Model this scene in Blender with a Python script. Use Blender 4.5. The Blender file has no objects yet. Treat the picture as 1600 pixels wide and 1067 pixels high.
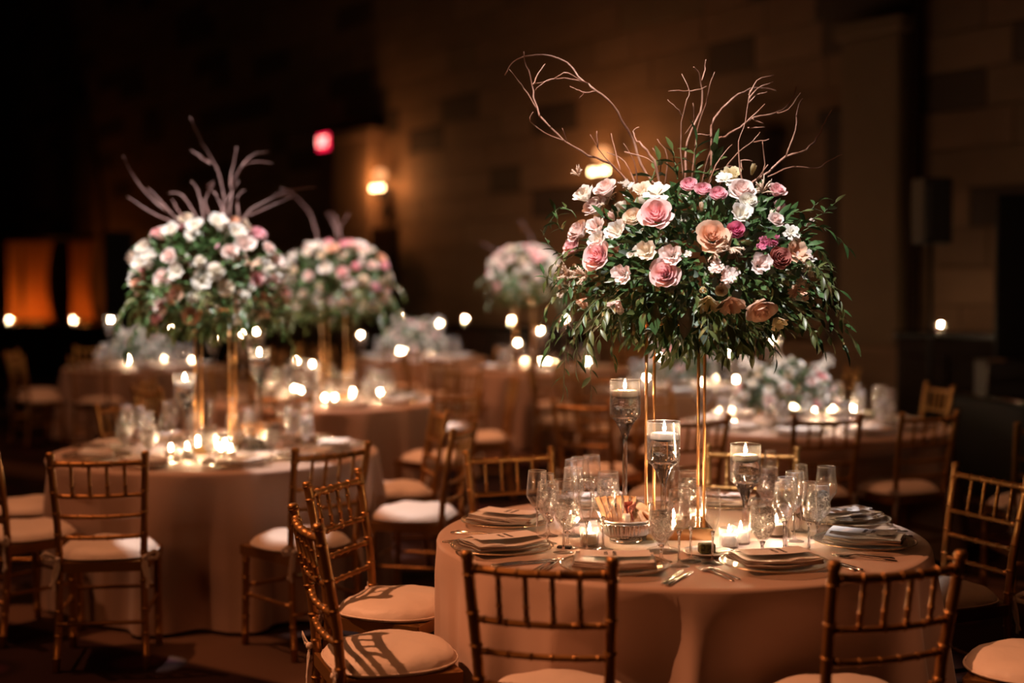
import bpy, bmesh, math, random
from mathutils import Vector, Matrix, Euler
PI = math.pi
S = bpy.context.scene
COL = S.collection
R = random.Random(11)

# ------------------------------------------------------------------ camera
F = 2095.0; CX = 800.0; CY = 533.5; HY = 445.0; EYE = 1.63
PITCH = math.atan((CY - HY) / F)
cd = bpy.data.cameras.new('camera'); cam = bpy.data.objects.new('camera', cd); COL.objects.link(cam)
cd.sensor_width = 36; cd.lens = F / 1600 * 36
cd.clip_end = 200
cam.location = (0, 0, EYE); cam.rotation_euler = (PI / 2 - PITCH, 0, 0)
cd.dof.use_dof = True; cd.dof.focus_distance = 4.46; cd.dof.aperture_fstop = .92
S.camera = cam
S.view_settings.view_transform = 'Standard'; S.view_settings.look = 'None'
S.view_settings.exposure = 0.0; S.view_settings.gamma = 1; S.view_settings.use_curve_mapping = False
c = S.cycles
c.max_bounces = 12; c.transparent_max_bounces = 40; c.diffuse_bounces = 3; c.glossy_bounces = 4; c.transmission_bounces = 12
c.caustics_reflective = False; c.caustics_refractive = False; c.sample_clamp_indirect = 4.0
c.use_denoising = True; c.use_light_tree = True; c.use_adaptive_sampling = True; c.adaptive_threshold = 0.02

# ------------------------------------------------------------------ world and large lights
W = bpy.data.worlds.new('world'); S.world = W; W.use_nodes = True
W.node_tree.nodes['Background'].inputs[0].default_value = (0.9, 0.42, 0.18, 1)
W.node_tree.nodes['Background'].inputs[1].default_value = 0.003

def area(name, loc, size, watt, col, target=None):
    l = bpy.data.lights.new(name, 'AREA'); l.shape = 'DISK'; l.size = size; l.energy = watt; l.color = col; l.spread = 1.25
    o = bpy.data.objects.new(name, l); COL.objects.link(o); o.location = loc
    if target: o.rotation_euler = (Vector(target) - Vector(loc)).to_track_quat('-Z', 'Y').to_euler()
    return o
def spot(name, loc, target, watt, col, deg, blend=.35, size=.04):
    l = bpy.data.lights.new(name, 'SPOT'); l.energy = watt; l.color = col; l.spot_size = math.radians(deg)
    l.spot_blend = blend; l.shadow_soft_size = size
    o = bpy.data.objects.new(name, l); COL.objects.link(o); o.location = loc
    o.rotation_euler = (Vector(target) - Vector(loc)).to_track_quat('-Z', 'Y').to_euler()
    return o
AMB = (1.0, 0.385, 0.175); AMB2 = (1.0, 0.34, 0.12); WHT = (1.0, 0.93, 0.90)
area('ceiling_wash', (-1.0, 7.5, 8.2), 5, 20, AMB2)
area('ceiling_wash', (-1.5, 12.5, 8.0), 5, 16, AMB2)
area('low_amber_fill', (-4.5, -1.5, 4.2), 2.5, 7, AMB2, (-.9, 4.6, .1)).data.spread = .95
# theatrical pin spots hung from the ceiling: amber for the tables, white for the flowers
spot('amber_spot', (-4.4, 4.5, 6.2), (-.05, 4.25, .6), 1750, AMB, 27, .5, .03)
spot('amber_spot', (-3.6, 6.0, 6.6), (-1.9, 6.3, .6), 560, AMB, 34, .8)
spot('amber_spot', (-2.4, 9.3, 6.8), (-.6, 9.0, .6), 1300, AMB, 46, .9)
spot('amber_spot', (0.0, 8.0, 6.8), (1.9, 8.4, .6), 240, AMB, 36, .8)
spot('amber_spot', (-2.0, 13.0, 7.5), (-.4, 14.2, .6), 1300, AMB, 38, .9)
spot('amber_spot', (-5.0, 12.0, 7.5), (-4.2, 13.8, .6), 420, AMB, 34, .9)
spot('amber_spot', (1.2, 1.6, 6.2), (1.62, 4.0, .5), 300, AMB, 9, .3)
PIN = {}
def pin(k, loc, target, watt, deg): PIN[k] = spot('flower_pin_spot', loc, target, watt, WHT, deg, .45, .05)
pin(1, (-.75, 2.2, 6.6), (.52, 4.60, 1.88), 3200, 13.2)
pin(2, (-2.4, 4.6, 6.6), (-1.60, 7.00, 1.72), 3800, 12)
for tg_, dg_ in (((-.97, 5.98, .5), 2.6), ((-.47, 6.72, .5), 3.6), ((-1.60, 5.80, .5), 2.2), ((-1.05, 6.42, .75), 4.5)):  # added narrow lamps imitate flower-spot beams slipping through the blooms
    spot('spill_patch_spot', (-2.3, 7.0, 6.6), tg_, 1500, WHT, dg_, .25, .03)
pin(3, (-2.1, 7.8, 7.0), (-1.30, 10.1, 1.7), 3900, 12)
spot('spill_patch_spot', (-1.6, 10.4, 7.0), (-1.25, 9.75, .7), 420, WHT, 9, .3, .03)  # added lamp for stray white light on the second left table
pin(4, (-4.4, 12.4, 7.0), (-3.90, 14.4, .95), 3200, 11)
pin(5, (-1.6, 13.9, 7.0), (-1.15, 16.0, .95), 3900, 12)
pin(6, (-.3, 11.6, 7.0), (.13, 13.9, 1.7), 4200, 11)
pin(7, (1.0, 6.2, 7.0), (1.68, 8.3, .95), 3000, 12)
pin(8, (.9, 9.4, 7.0), (1.42, 11.3, .95), 3200, 12)

# ------------------------------------------------------------------ projection helpers (where things stand)
def ray(px, py):
    d = Vector(((px - CX) / F, 1.0, -(py - CY) / F))
    cp, sp = math.cos(PITCH), math.sin(PITCH)
    return Vector((d.x, d.y * cp + d.z * sp, -d.y * sp + d.z * cp))
def hit(px, py, z=.75):
    d = ray(px, py); t = (z - EYE) / d.z
    return Vector((d.x * t, d.y * t, z))
def at(px, py, Y):
    d = ray(px, py); t = Y / d.y
    return Vector((d.x * t, Y, EYE + d.z * t))

# ------------------------------------------------------------------ materials
def nt(name):
    m = bpy.data.materials.new(name); m.use_nodes = True
    t = m.node_tree; t.nodes.clear(); o = t.nodes.new('ShaderNodeOutputMaterial')
    return m, t, o
def pbr(name, col, rough=.5, metal=0, spec=.5, noise=None, nscale=20, bump=0, bscale=60, sheen=0, sss=0, coat=0, stretch=None):
    m, t, o = nt(name); b = t.nodes.new('ShaderNodeBsdfPrincipled'); t.links.new(b.outputs[0], o.inputs[0])
    b.inputs['Base Color'].default_value = (*col, 1); b.inputs['Roughness'].default_value = rough
    b.inputs['Metallic'].default_value = metal; b.inputs['Specular IOR Level'].default_value = spec
    b.inputs['Sheen Weight'].default_value = sheen; b.inputs['Coat Weight'].default_value = coat
    if sss:
        b.inputs['Subsurface Weight'].default_value = sss; b.inputs['Subsurface Radius'].default_value = (.03, .02, .012); b.inputs['Subsurface Scale'].default_value = 1.0
    tc = t.nodes.new('ShaderNodeTexCoord'); vec = tc.outputs['Object']
    if stretch:
        mp = t.nodes.new('ShaderNodeMapping'); mp.inputs['Scale'].default_value = stretch; t.links.new(vec, mp.inputs[0]); vec = mp.outputs[0]
    if noise:
        n = t.nodes.new('ShaderNodeTexNoise'); n.inputs['Scale'].default_value = nscale; t.links.new(vec, n.inputs['Vector'])
        r = t.nodes.new('ShaderNodeValToRGB'); r.color_ramp.elements[0].color = (*col, 1); r.color_ramp.elements[1].color = (*noise, 1)
        r.color_ramp.elements[0].position = .35; r.color_ramp.elements[1].position = .65
        t.links.new(n.outputs[0], r.inputs[0]); t.links.new(r.outputs[0], b.inputs['Base Color'])
    if bump:
        n2 = t.nodes.new('ShaderNodeTexNoise'); n2.inputs['Scale'].default_value = bscale; n2.inputs['Detail'].default_value = 3; t.links.new(vec, n2.inputs['Vector'])
        bp = t.nodes.new('ShaderNodeBump'); bp.inputs['Strength'].default_value = bump; bp.inputs['Distance'].default_value = .01
        t.links.new(n2.outputs[0], bp.inputs['Height']); t.links.new(bp.outputs[0], b.inputs['Normal'])
    return m
def emit(name, col, s):
    m, t, o = nt(name); e = t.nodes.new('ShaderNodeEmission'); e.inputs[0].default_value = (*col, 1); e.inputs[1].default_value = s
    t.links.new(e.outputs[0], o.inputs[0]); return m
def thin_glass(name, tint=(.98, .98, .98), base=.05, edge=.6, power=3, rough=.02):
    m, t, o = nt(name)
    tr = t.nodes.new('ShaderNodeBsdfTransparent'); tr.inputs[0].default_value = (*tint, 1)
    gl = t.nodes.new('ShaderNodeBsdfGlossy'); gl.inputs['Roughness'].default_value = rough; gl.inputs[0].default_value = (1, 1, 1, 1)
    g2 = t.nodes.new('ShaderNodeBsdfGlossy'); g2.inputs['Roughness'].default_value = .3; g2.inputs[0].default_value = (1, 1, 1, 1)
    g3 = t.nodes.new('ShaderNodeBsdfTranslucent'); g3.inputs[0].default_value = (1, 1, 1, 1)
    ma = t.nodes.new('ShaderNodeMixShader'); ma.inputs[0].default_value = .28; t.links.new(gl.outputs[0], ma.inputs[1]); t.links.new(g2.outputs[0], ma.inputs[2])
    mb_ = t.nodes.new('ShaderNodeMixShader'); mb_.inputs[0].default_value = .09; t.links.new(ma.outputs[0], mb_.inputs[1]); t.links.new(g3.outputs[0], mb_.inputs[2])
    lw = t.nodes.new('ShaderNodeLayerWeight'); lw.inputs[0].default_value = .5
    p = t.nodes.new('ShaderNodeMath'); p.operation = 'POWER'; p.inputs[1].default_value = power; t.links.new(lw.outputs['Facing'], p.inputs[0])
    a = t.nodes.new('ShaderNodeMath'); a.operation = 'MULTIPLY_ADD'; a.inputs[1].default_value = edge; a.inputs[2].default_value = base; t.links.new(p.outputs[0], a.inputs[0])
    mx = t.nodes.new('ShaderNodeMixShader'); t.links.new(a.outputs[0], mx.inputs[0]); t.links.new(tr.outputs[0], mx.inputs[1]); t.links.new(mb_.outputs[0], mx.inputs[2])
    t.links.new(mx.outputs[0], o.inputs[0]); return m
def solid_glass(name, ior=1.45, col=(1, 1, 1), rough=0, bump=0, white=0):
    m, t, o = nt(name); g = t.nodes.new('ShaderNodeBsdfGlass'); g.inputs['IOR'].default_value = ior; g.inputs[0].default_value = (*col, 1); g.inputs['Roughness'].default_value = rough
    out = g.outputs[0]
    if bump:
        tc = t.nodes.new('ShaderNodeTexCoord'); n = t.nodes.new('ShaderNodeTexNoise'); n.inputs['Scale'].default_value = 55; n.inputs['Detail'].default_value = 4; n.inputs['Distortion'].default_value = 1.5
        t.links.new(tc.outputs['Object'], n.inputs['Vector'])
        b = t.nodes.new('ShaderNodeBump'); b.inputs['Strength'].default_value = bump; b.inputs['Distance'].default_value = .01
        t.links.new(n.outputs[0], b.inputs['Height']); t.links.new(b.outputs[0], g.inputs['Normal'])
    if white:
        d = t.nodes.new('ShaderNodeBsdfTranslucent'); d.inputs[0].default_value = (.9, .85, .8, 1)
        mx = t.nodes.new('ShaderNodeMixShader'); mx.inputs[0].default_value = white; t.links.new(out, mx.inputs[1]); t.links.new(d.outputs[0], mx.inputs[2]); out = mx.outputs[0]
    t.links.new(out, o.inputs[0]); return m
def petal(name, inner, outer, trans=.42, rim=1.0):
    m, t, o = nt(name); tc = t.nodes.new('ShaderNodeTexCoord')
    ln = t.nodes.new('ShaderNodeVectorMath'); ln.operation = 'LENGTH'; t.links.new(tc.outputs['Object'], ln.inputs[0])
    r = t.nodes.new('ShaderNodeValToRGB'); r.color_ramp.elements[0].color = (*inner, 1); r.color_ramp.elements[1].color = (*outer, 1)
    r.color_ramp.elements[0].position = .12; r.color_ramp.elements[1].position = .72
    t.links.new(ln.outputs['Value'], r.inputs[0])
    n = t.nodes.new('ShaderNodeTexNoise'); n.inputs['Scale'].default_value = 3; t.links.new(tc.outputs['Object'], n.inputs['Vector'])
    mixc = t.nodes.new('ShaderNodeMix'); mixc.data_type = 'RGBA'; mixc.blend_type = 'MULTIPLY'; mixc.inputs[0].default_value = .10
    t.links.new(r.outputs[0], mixc.inputs[6]); t.links.new(n.outputs[0], mixc.inputs[7])
    d = t.nodes.new('ShaderNodeBsdfDiffuse'); tl = t.nodes.new('ShaderNodeBsdfTranslucent')
    t.links.new(mixc.outputs[2], d.inputs[0]); t.links.new(mixc.outputs[2], tl.inputs[0])
    mx = t.nodes.new('ShaderNodeMixShader'); mx.inputs[0].default_value = trans; t.links.new(d.outputs[0], mx.inputs[1]); t.links.new(tl.outputs[0], mx.inputs[2])
    t.links.new(mx.outputs[0], o.inputs[0]); return m

def waxmat(name):
    m, t, o = nt(name); d = t.nodes.new('ShaderNodeBsdfDiffuse'); d.inputs[0].default_value = (.95, .86, .74, 1); tl = t.nodes.new('ShaderNodeBsdfTranslucent'); tl.inputs[0].default_value = (1, .92, .80, 1)
    mx = t.nodes.new('ShaderNodeMixShader'); mx.inputs[0].default_value = .6; t.links.new(d.outputs[0], mx.inputs[1]); t.links.new(tl.outputs[0], mx.inputs[2]); t.links.new(mx.outputs[0], o.inputs[0]); return m
def iced(name):
    m, t, o = nt(name)
    tc = t.nodes.new('ShaderNodeTexCoord'); n = t.nodes.new('ShaderNodeTexNoise'); n.inputs['Scale'].default_value = 48; n.inputs['Detail'].default_value = 4; n.inputs['Distortion'].default_value = 2
    t.links.new(tc.outputs['Object'], n.inputs['Vector'])
    b = t.nodes.new('ShaderNodeBump'); b.inputs['Strength'].default_value = 1; b.inputs['Distance'].default_value = .012; t.links.new(n.outputs[0], b.inputs['Height'])
    gl = t.nodes.new('ShaderNodeBsdfGlossy'); gl.inputs['Roughness'].default_value = .08; t.links.new(b.outputs[0], gl.inputs['Normal'])
    tr = t.nodes.new('ShaderNodeBsdfTransparent'); tr.inputs[0].default_value = (.96, .95, .94, 1)
    tl = t.nodes.new('ShaderNodeBsdfTranslucent'); tl.inputs[0].default_value = (.95, .9, .88, 1); t.links.new(b.outputs[0], tl.inputs['Normal'])
    m1 = t.nodes.new('ShaderNodeMixShader'); m1.inputs[0].default_value = .38; t.links.new(tr.outputs[0], m1.inputs[1]); t.links.new(gl.outputs[0], m1.inputs[2])
    r = t.nodes.new('ShaderNodeValToRGB'); r.color_ramp.elements[0].position = .45; r.color_ramp.elements[0].color = (.14, .14, .14, 1); r.color_ramp.elements[1].position = .62; r.color_ramp.elements[1].color = (.8, .8, .8, 1); t.links.new(n.outputs[0], r.inputs[0])
    m2 = t.nodes.new('ShaderNodeMixShader'); t.links.new(r.outputs[0], m2.inputs[0]); t.links.new(m1.outputs[0], m2.inputs[1]); t.links.new(tl.outputs[0], m2.inputs[2])
    t.links.new(m2.outputs[0], o.inputs[0]); return m

M = dict(
    gold=pbr('chair_gold', (.42, .21, .065), .36, .75, bump=.06, bscale=120),
    brass=pbr('stand_brass', (.74, .38, .15), .36, .8),
    mirror_gold=pbr('base_brass', (.80, .52, .24), .16, 1, bump=.02, bscale=20),
    cloth=pbr('ivory_satin_cloth', (.54, .36, .27), .48, spec=.35, sheen=.3, bump=.12, bscale=7),
    cushion=pbr('cushion_satin', (.78, .64, .54), .5, spec=.35, sheen=.2, bump=.8, bscale=11),
    napkin=pbr('napkin_satin', (.72, .62, .55), .5, sheen=.3, bump=.15, bscale=30),
    card=pbr('card_paper', (.86, .80, .78), .6), ink=pbr('card_ink', (.02, .015, .015), .7),
    steel=pbr('cutlery_silver', (.82, .78, .74), .16, 1), silver=pbr('bowl_silver', (.80, .76, .70), .14, .9, bump=.2, bscale=40),
    wax=waxmat('candle_wax'), wick=pbr('wick_black', (.02, .015, .01), .9),
    flame=emit('candle_flame', (1.0, .64, .35), 760),
    black=pbr('matte_black', (.006, .005, .005), .6), gloss=pbr('gloss_black', (.006, .004, .003), .22, spec=.3), grey=pbr('grey_panel', (.05, .045, .045), .35, bump=.05, bscale=90),
    chrome=pbr('chrome', (.6, .55, .5), .15, 1), tabletop=pbr('table_plywood', (.25, .15, .08), .6, noise=(.18, .10, .05), nscale=6),
    leaf=pbr('leaf_green', (.035, .080, .022), .40, noise=(.055, .11, .035), nscale=9, spec=.4),
    leaf2=pbr('leaf_olive', (.060, .085, .020), .4, noise=(.085, .10, .03), nscale=9, spec=.5),
    euc=pbr('leaf_eucalyptus', (.10, .14, .105), .45, noise=(.15, .18, .14), nscale=14, spec=.4),
    stem=pbr('stem_green', (.07, .10, .03), .5), bark2=pbr('dark_willow_bark', (.11, .05, .045), .6, noise=(.17, .09, .08), nscale=20), bark=pbr('willow_bark', (.26, .105, .062), .5, noise=(.42, .22, .15), nscale=25),
    rose=petal('petal_pink', (.90, .38, .42), (.93, .68, .66)), blush=petal('petal_blush', (.90, .64, .58), (.95, .83, .79)),
    white=petal('petal_white', (.88, .80, .64), (.92, .90, .86)), cream=petal('petal_cream', (.80, .64, .44), (.92, .84, .72)),
    peach=petal('petal_peach', (.86, .48, .32), (.88, .62, .46)), dusty=petal('petal_dusty', (.42, .12, .10), (.62, .26, .22)),
    magenta=petal('petal_magenta', (.60, .06, .20), (.80, .28, .42)), hotpink=petal('petal_ranunculus', (.85, .32, .42), (.93, .62, .67)),
    buttery=petal('petal_buttery', (.70, .55, .24), (.84, .70, .46)), astilbe=petal('astilbe_cream', (.80, .58, .42), (.92, .76, .62)),
    wine=thin_glass('thin_glass', (.985, .985, .985), .06, .62, 3.0, .02), rimlight=pbr('rim_glint', (.92, .88, .84), .12, .6), charger=thin_glass('charger_glass', (.93, .90, .84), .12, .6, 2.2, .08), rim=pbr('charger_rim', (.62, .48, .32), .25, .8),  # rimlight: opaque pale metal standing in for the glint on clear rims
    solid=solid_glass('solid_glass'), water=solid_glass('still_water', 1.33), ice=iced('iced_water'),
    cube=solid_glass('ice_cube', 1.31, rough=.12, white=.25),
    bread=pbr('crisp_bread', (.50, .22, .09), .6, noise=(.62, .32, .14), nscale=40, bump=.3, bscale=90),
    redcrisp=pbr('red_crisp', (.26, .05, .035), .5, noise=(.36, .09, .05), nscale=50, bump=.3, bscale=90), roll=pbr('pale_roll', (.72, .55, .38), .7, noise=(.62, .42, .26), nscale=30, bump=.3, bscale=60),
    porcelain=pbr('porcelain', (.80, .77, .74), .15), pistachio=pbr('herb_crust', (.10, .11, .02), .7, noise=(.02, .018, .008), nscale=110, bump=.6, bscale=120),
    bulb=emit('bulb_glow', (1.0, .66, .30), 22), globe=emit('globe_glow', (1.0, .40, .15), 1.3),
    exitred=emit('exit_red', (1.0, .01, .06), 2.6), exitletter=emit('exit_letters', (1.0, .32, .26), 6.0),
    iron=pbr('dark_iron', (.02, .014, .01), .4, .5), curtain=pbr('amber_curtain', (.62, .28, .09), .75), wood=pbr('dark_wood', (.018, .008, .004), .5, spec=.15, noise=(.026, .011, .006), nscale=3, stretch=(1, 1, 12)),
)
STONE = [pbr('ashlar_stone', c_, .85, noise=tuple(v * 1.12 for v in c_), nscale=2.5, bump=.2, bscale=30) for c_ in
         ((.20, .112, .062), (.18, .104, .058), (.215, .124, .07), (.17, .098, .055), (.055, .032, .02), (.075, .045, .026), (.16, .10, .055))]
m, t, o = nt('patterned_carpet')
b = t.nodes.new('ShaderNodeBsdfPrincipled'); b.inputs['Roughness'].default_value = .95; b.inputs['Specular IOR Level'].default_value = .1; t.links.new(b.outputs[0], o.inputs[0])
tc = t.nodes.new('ShaderNodeTexCoord'); mp = t.nodes.new('ShaderNodeMapping'); mp.inputs['Rotation'].default_value = (0, 0, .59); mp.inputs['Location'].default_value = (0, .48, 0); t.links.new(tc.outputs['Object'], mp.inputs[0])
wv = t.nodes.new('ShaderNodeTexWave'); wv.bands_direction = 'Y'; wv.inputs['Scale'].default_value = .10; wv.inputs['Distortion'].default_value = 0; t.links.new(mp.outputs[0], wv.inputs[0])
r1 = t.nodes.new('ShaderNodeValToRGB'); e = r1.color_ramp.elements; e[0].position = .93; e[0].color = (0, 0, 0, 1); e[1].position = .95; e[1].color = (1, 1, 1, 1); t.links.new(wv.outputs[0], r1.inputs[0])
vo = t.nodes.new('ShaderNodeTexVoronoi'); vo.inputs['Scale'].default_value = 2.4; t.links.new(mp.outputs[0], vo.inputs[0])
r2 = t.nodes.new('ShaderNodeValToRGB'); e = r2.color_ramp.elements; e[0].position = .18; e[0].color = (.045, .012, .018, 1); e[1].position = .34; e[1].color = (.010, .004, .004, 1); x = e.new(.5); x.color = (.022, .009, .007, 1)
t.links.new(vo.outputs[0], r2.inputs[0])
mc = t.nodes.new('ShaderNodeMix'); mc.data_type = 'RGBA'; t.links.new(r1.outputs[0], mc.inputs[0]); t.links.new(r2.outputs[0], mc.inputs[6]); mc.inputs[7].default_value = (.13, .07, .045, 1); t.links.new(mc.outputs[2], b.inputs[0])
M['carpet'] = m

# ------------------------------------------------------------------ mesh helpers
class MB:
    def __init__(s): s.v = []; s.f = []
    def add(s, vs, fs):
        n = len(s.v); s.v += [tuple(v) for v in vs]; s.f += [tuple(i + n for i in f) for f in fs]; return s
    def box(s, c, d, mat=None):
        x, y, z = (q / 2 for q in d); vs = [Vector((i * x, j * y, k * z)) for i in (-1, 1) for j in (-1, 1) for k in (-1, 1)]
        if mat: vs = [mat @ v for v in vs]
        vs = [v + Vector(c) for v in vs]
        return s.add(vs, [(0, 1, 3, 2), (4, 6, 7, 5), (0, 4, 5, 1), (2, 3, 7, 6), (0, 2, 6, 4), (1, 5, 7, 3)])
    def lathe(s, prof, n=24, closed=False, mod=None, off=(0, 0, 0)):
        vs = []; fs = []; k = len(prof)
        for i in range(n):
            a = 2 * PI * i / n
            for r, z in prof:
                q = mod(a, r, z) if mod else r
                vs.append((off[0] + q * math.cos(a), off[1] + q * math.sin(a), off[2] + z))
        for i in range(n):
            j = (i + 1) % n
            for p in range(k - 1 if not closed else k):
                q = (p + 1) % k
                fs.append((i * k + p, j * k + p, j * k + q, i * k + q))
        return s.add(vs, fs)
    def tube(s, pts, rad, n=8, caps=True):
        pts = [Vector(p) for p in pts]; k = len(pts)
        if not hasattr(rad, '__len__'): rad = [rad] * k
        vs = []; fs = []; up = Vector((0, 0, 1)); prev = None
        for i, p in enumerate(pts):
            tg = (pts[min(i + 1, k - 1)] - pts[max(i - 1, 0)]).normalized()
            if prev is None:
                a = tg.cross(up); a = tg.cross(Vector((1, 0, 0))) if a.length < .05 else a
            else: a = prev - tg * prev.dot(tg)
            a.normalize(); b2 = tg.cross(a); prev = a
            for j in range(n):
                w = 2 * PI * j / n; vs.append(p + (a * math.cos(w) + b2 * math.sin(w)) * rad[i])
        for i in range(k - 1):
            for j in range(n):
                q = (j + 1) % n; fs.append((i * n + j, i * n + q, (i + 1) * n + q, (i + 1) * n + j))
        if caps: fs += [tuple(range(n - 1, -1, -1)), tuple((k - 1) * n + j for j in range(n))]
        return s.add(vs, fs)
    def grid(s, fn, nu, nv, wrap=False):
        vs = [fn(i / nu, j / nv) for i in range(nu + 1) for j in range(nv + 1)]
        fs = [(i * (nv + 1) + j, (i + 1) * (nv + 1) + j, (i + 1) * (nv + 1) + j + 1, i * (nv + 1) + j + 1) for i in range(nu) for j in range(nv)]
        return s.add(vs, fs)
    def mesh(s, name, mat, smooth=True, fix=False):
        me = bpy.data.meshes.new(name); me.from_pydata(s.v, [], s.f)
        if fix:
            bm = bmesh.new(); bm.from_mesh(me); bmesh.ops.remove_doubles(bm, verts=bm.verts, dist=1e-6); bmesh.ops.recalc_face_normals(bm, faces=bm.faces); bm.to_mesh(me); bm.free()
        if mat: me.materials.append(mat)
        if smooth: me.polygons.foreach_set('use_smooth', [True] * len(me.polygons))
        me.update(); return me
def bevel_box(d, w=.01, seg=2, off=(0, 0, 0)):
    bm = bmesh.new(); bmesh.ops.create_cube(bm, size=1); bmesh.ops.scale(bm, vec=d, verts=bm.verts)
    bmesh.ops.bevel(bm, geom=bm.edges[:], offset=w, segments=seg, affect='EDGES', profile=.6); bmesh.ops.translate(bm, vec=off, verts=bm.verts)
    return bm
def bm_mesh(bm, name, mat, smooth=False):
    me = bpy.data.meshes.new(name); bm.to_mesh(me); bm.free(); me.materials.append(mat)
    if smooth: me.polygons.foreach_set('use_smooth', [True] * len(me.polygons))
    return me
def O(name, me, parent=None, loc=(0, 0, 0), rot=(0, 0, 0), sc=1, label=None):
    o = bpy.data.objects.new(name, me); COL.objects.link(o); o.location = loc; o.rotation_euler = rot
    o.scale = (sc, sc, sc) if not hasattr(sc, '__len__') else sc
    if parent: o.parent = parent
    if label: o['label'] = label
    return o
def thing(name, label, cat, loc=(0, 0, 0), rz=0, group=None, me=None, rot=None, sc=1):
    o = O(name, me, None, loc, rot or (0, 0, rz), sc, label); o['category'] = cat
    if group: o['group'] = group
    return o
def struct(name, me, parent=None, **k):
    o = O(name, me, parent, **k)
    if not parent: o['kind'] = 'structure'
    return o
def copy_tree(src, loc, rz=None, label=None, group=None, parent=None):
    c_ = src.copy(); COL.objects.link(c_); c_.parent = parent
    if parent is None:
        c_.location = loc
        if rz is not None: c_.rotation_euler = (0, 0, rz)
        if label: c_['label'] = label
        if group: c_['group'] = group
    for ch in src.children: copy_tree(ch, None, parent=c_)
    return c_

# ------------------------------------------------------------------ structure
struct('floor', MB().box((0, 18, -.05), (70, 70, .1)).mesh('floor', M['carpet'], False))
struct('ceiling', MB().box((0, 18, 10.05), (70, 70, .1)).mesh('ceiling', M['wood'], False))
def wallY(px):                     # the stone wall runs obliquely away to the left: X = 13.06 - .72 Y
    u = (px - CX) / F; return 13.06 / (.72 + u)
def wallpt(px, py=None, off=0, z=0):
    Y = wallY(px); p = at(px, py if py is not None else HY, Y)
    if py is None: p.z = z
    return p + WN * off
WD = Vector((-.72, 1, 0)).normalized()      # along the wall, going away
WN = Vector((-WD.y, WD.x, 0)) * 1.0
if WN.y > 0: WN = -WN                       # towards the room
WA = math.atan2(WD.y, WD.x)
W0 = Vector((13.06 - .72 * 10.4, 10.4, 0)); WL = 37.0
def wmat(s, z, off=0): return W0 + WD * s + WN * off + Vector((0, 0, z))
wall = struct('wall_back', MB().box((WL / 2 - 3, -.20, 5), (WL + 8, .3, 10)).mesh('wall_back', STONE[3], False), loc=W0, rot=(0, 0, WA))
if (Matrix.Rotation(WA, 3, 'Z') @ Vector((0, -1, 0))).dot(WN) > 0:
    wall.location = W0 - WN * 0.0; wall.scale = (1, -1, 1)
bcache = {}
def block_mesh(l, h, mi):
    k = (round(l, 2), mi)
    if k not in bcache: bcache[k] = bm_mesh(bevel_box((k[0] - .012, .07, h - .012), .008, 1), 'stone_block', STONE[mi])
    return bcache[k]
RB = random.Random(5); rest = MB(); nb = 0; H = .36; blocks = []
sgn = -1 if wall.scale[1] > 0 else -1
for row in range(0, 27):
    s_ = -1.2 + RB.random() * .4
    while s_ < WL:
        l = RB.choice((.7, .95, 1.2, 1.45)) * (1 if s_ < 18 else 1.3)
        mi = RB.choices(range(7), (6, 6, 6, 5, 2.2, 1.6, 2))[0]
        p = W0 + WD * (s_ + l / 2); dist = p.y
        zc = row * H + H / 2
        pxx = CX + p.x / p.y * F; pyy = HY - (zc - EYE) / p.y * F
        if pyy > -20: blocks.append((s_ + l / 2, zc, l, mi, dist, -60 < pxx < 1660 and pyy < 560))
        s_ += l
vis = sorted([q for q in blocks if q[5]], key=lambda q: q[4] / (q[2]))[:290]
vs_ = set(id(q) for q in vis)
for q in blocks:
    # in the wall's local frame the room side is -Y when unflipped
    if id(q) in vs_:
        O('stone_block', block_mesh(q[2], H, q[3]), wall, (q[0], -.04, q[1]))
mats = {}
for q in blocks:
    if id(q) not in vs_: mats.setdefault(q[3], MB()).box((q[0], -.04, q[1]), (q[2] - .012, .07, H - .012))
for k_, mb_ in mats.items():
    oo = O('stone_courses', mb_.mesh('stone_courses', STONE[k_], False), wall); oo['kind'] = 'stuff'
def on_wall(o, px, z, off):
    p = wallpt(px, z=z); o.location = (p.x, p.y, z); o.location += WN * off; o.rotation_euler = (0, 0, math.atan2(WN.y, WN.x) + PI / 2); return o
# pilasters standing proud of the wall, local -Y faces the room
def pilaster(i, px, w, h, mi, d=.35):
    bm = bevel_box((w, d, h), .02, 1, (0, 0, h / 2)); o = struct('trim_%d' % i, bm_mesh(bm, 'pilaster', STONE[mi])); on_wall(o, px, 0, .12)
    O('pilaster_cap', bm_mesh(bevel_box((w + .12, d + .1, .16), .02, 1, (0, 0, h + .08)), 'cap', STONE[mi]), o)
    O('pilaster_base', bm_mesh(bevel_box((w + .1, d + .08, .3), .02, 1, (0, 0, .15)), 'base', STONE[mi]), o)
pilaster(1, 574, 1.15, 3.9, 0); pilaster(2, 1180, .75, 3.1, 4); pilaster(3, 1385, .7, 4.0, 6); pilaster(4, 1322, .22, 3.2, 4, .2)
o = struct('trim_5', bm_mesh(bevel_box((3.0, .16, 1.05), .02, 1, (0, 0, .52)), 'wainscot', STONE[0])); on_wall(o, 1345, 0, .3)
# dark doorway, then a thin dark board standing in for a pilaster's gap line
for i, (px, w, h) in enumerate(((612, 1.1, 2.5), (1440, .12, 4.6))):
    o = struct('door_%d' % (i + 1), bm_mesh(bevel_box((w, .08, h), .01, 1, (0, 0, h / 2)), 'door', M['wood'])); on_wall(o, px, 0, .13 if i else .22)
    if not i:
        for sx in (-1, 1):
            for zz in (.7, 1.75): O('door_panel', bm_mesh(bevel_box((w * .36, .04, .8), .02, 1), 'door_panel', M['wood']), o, (sx * w * .24, -.06, zz))
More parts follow.
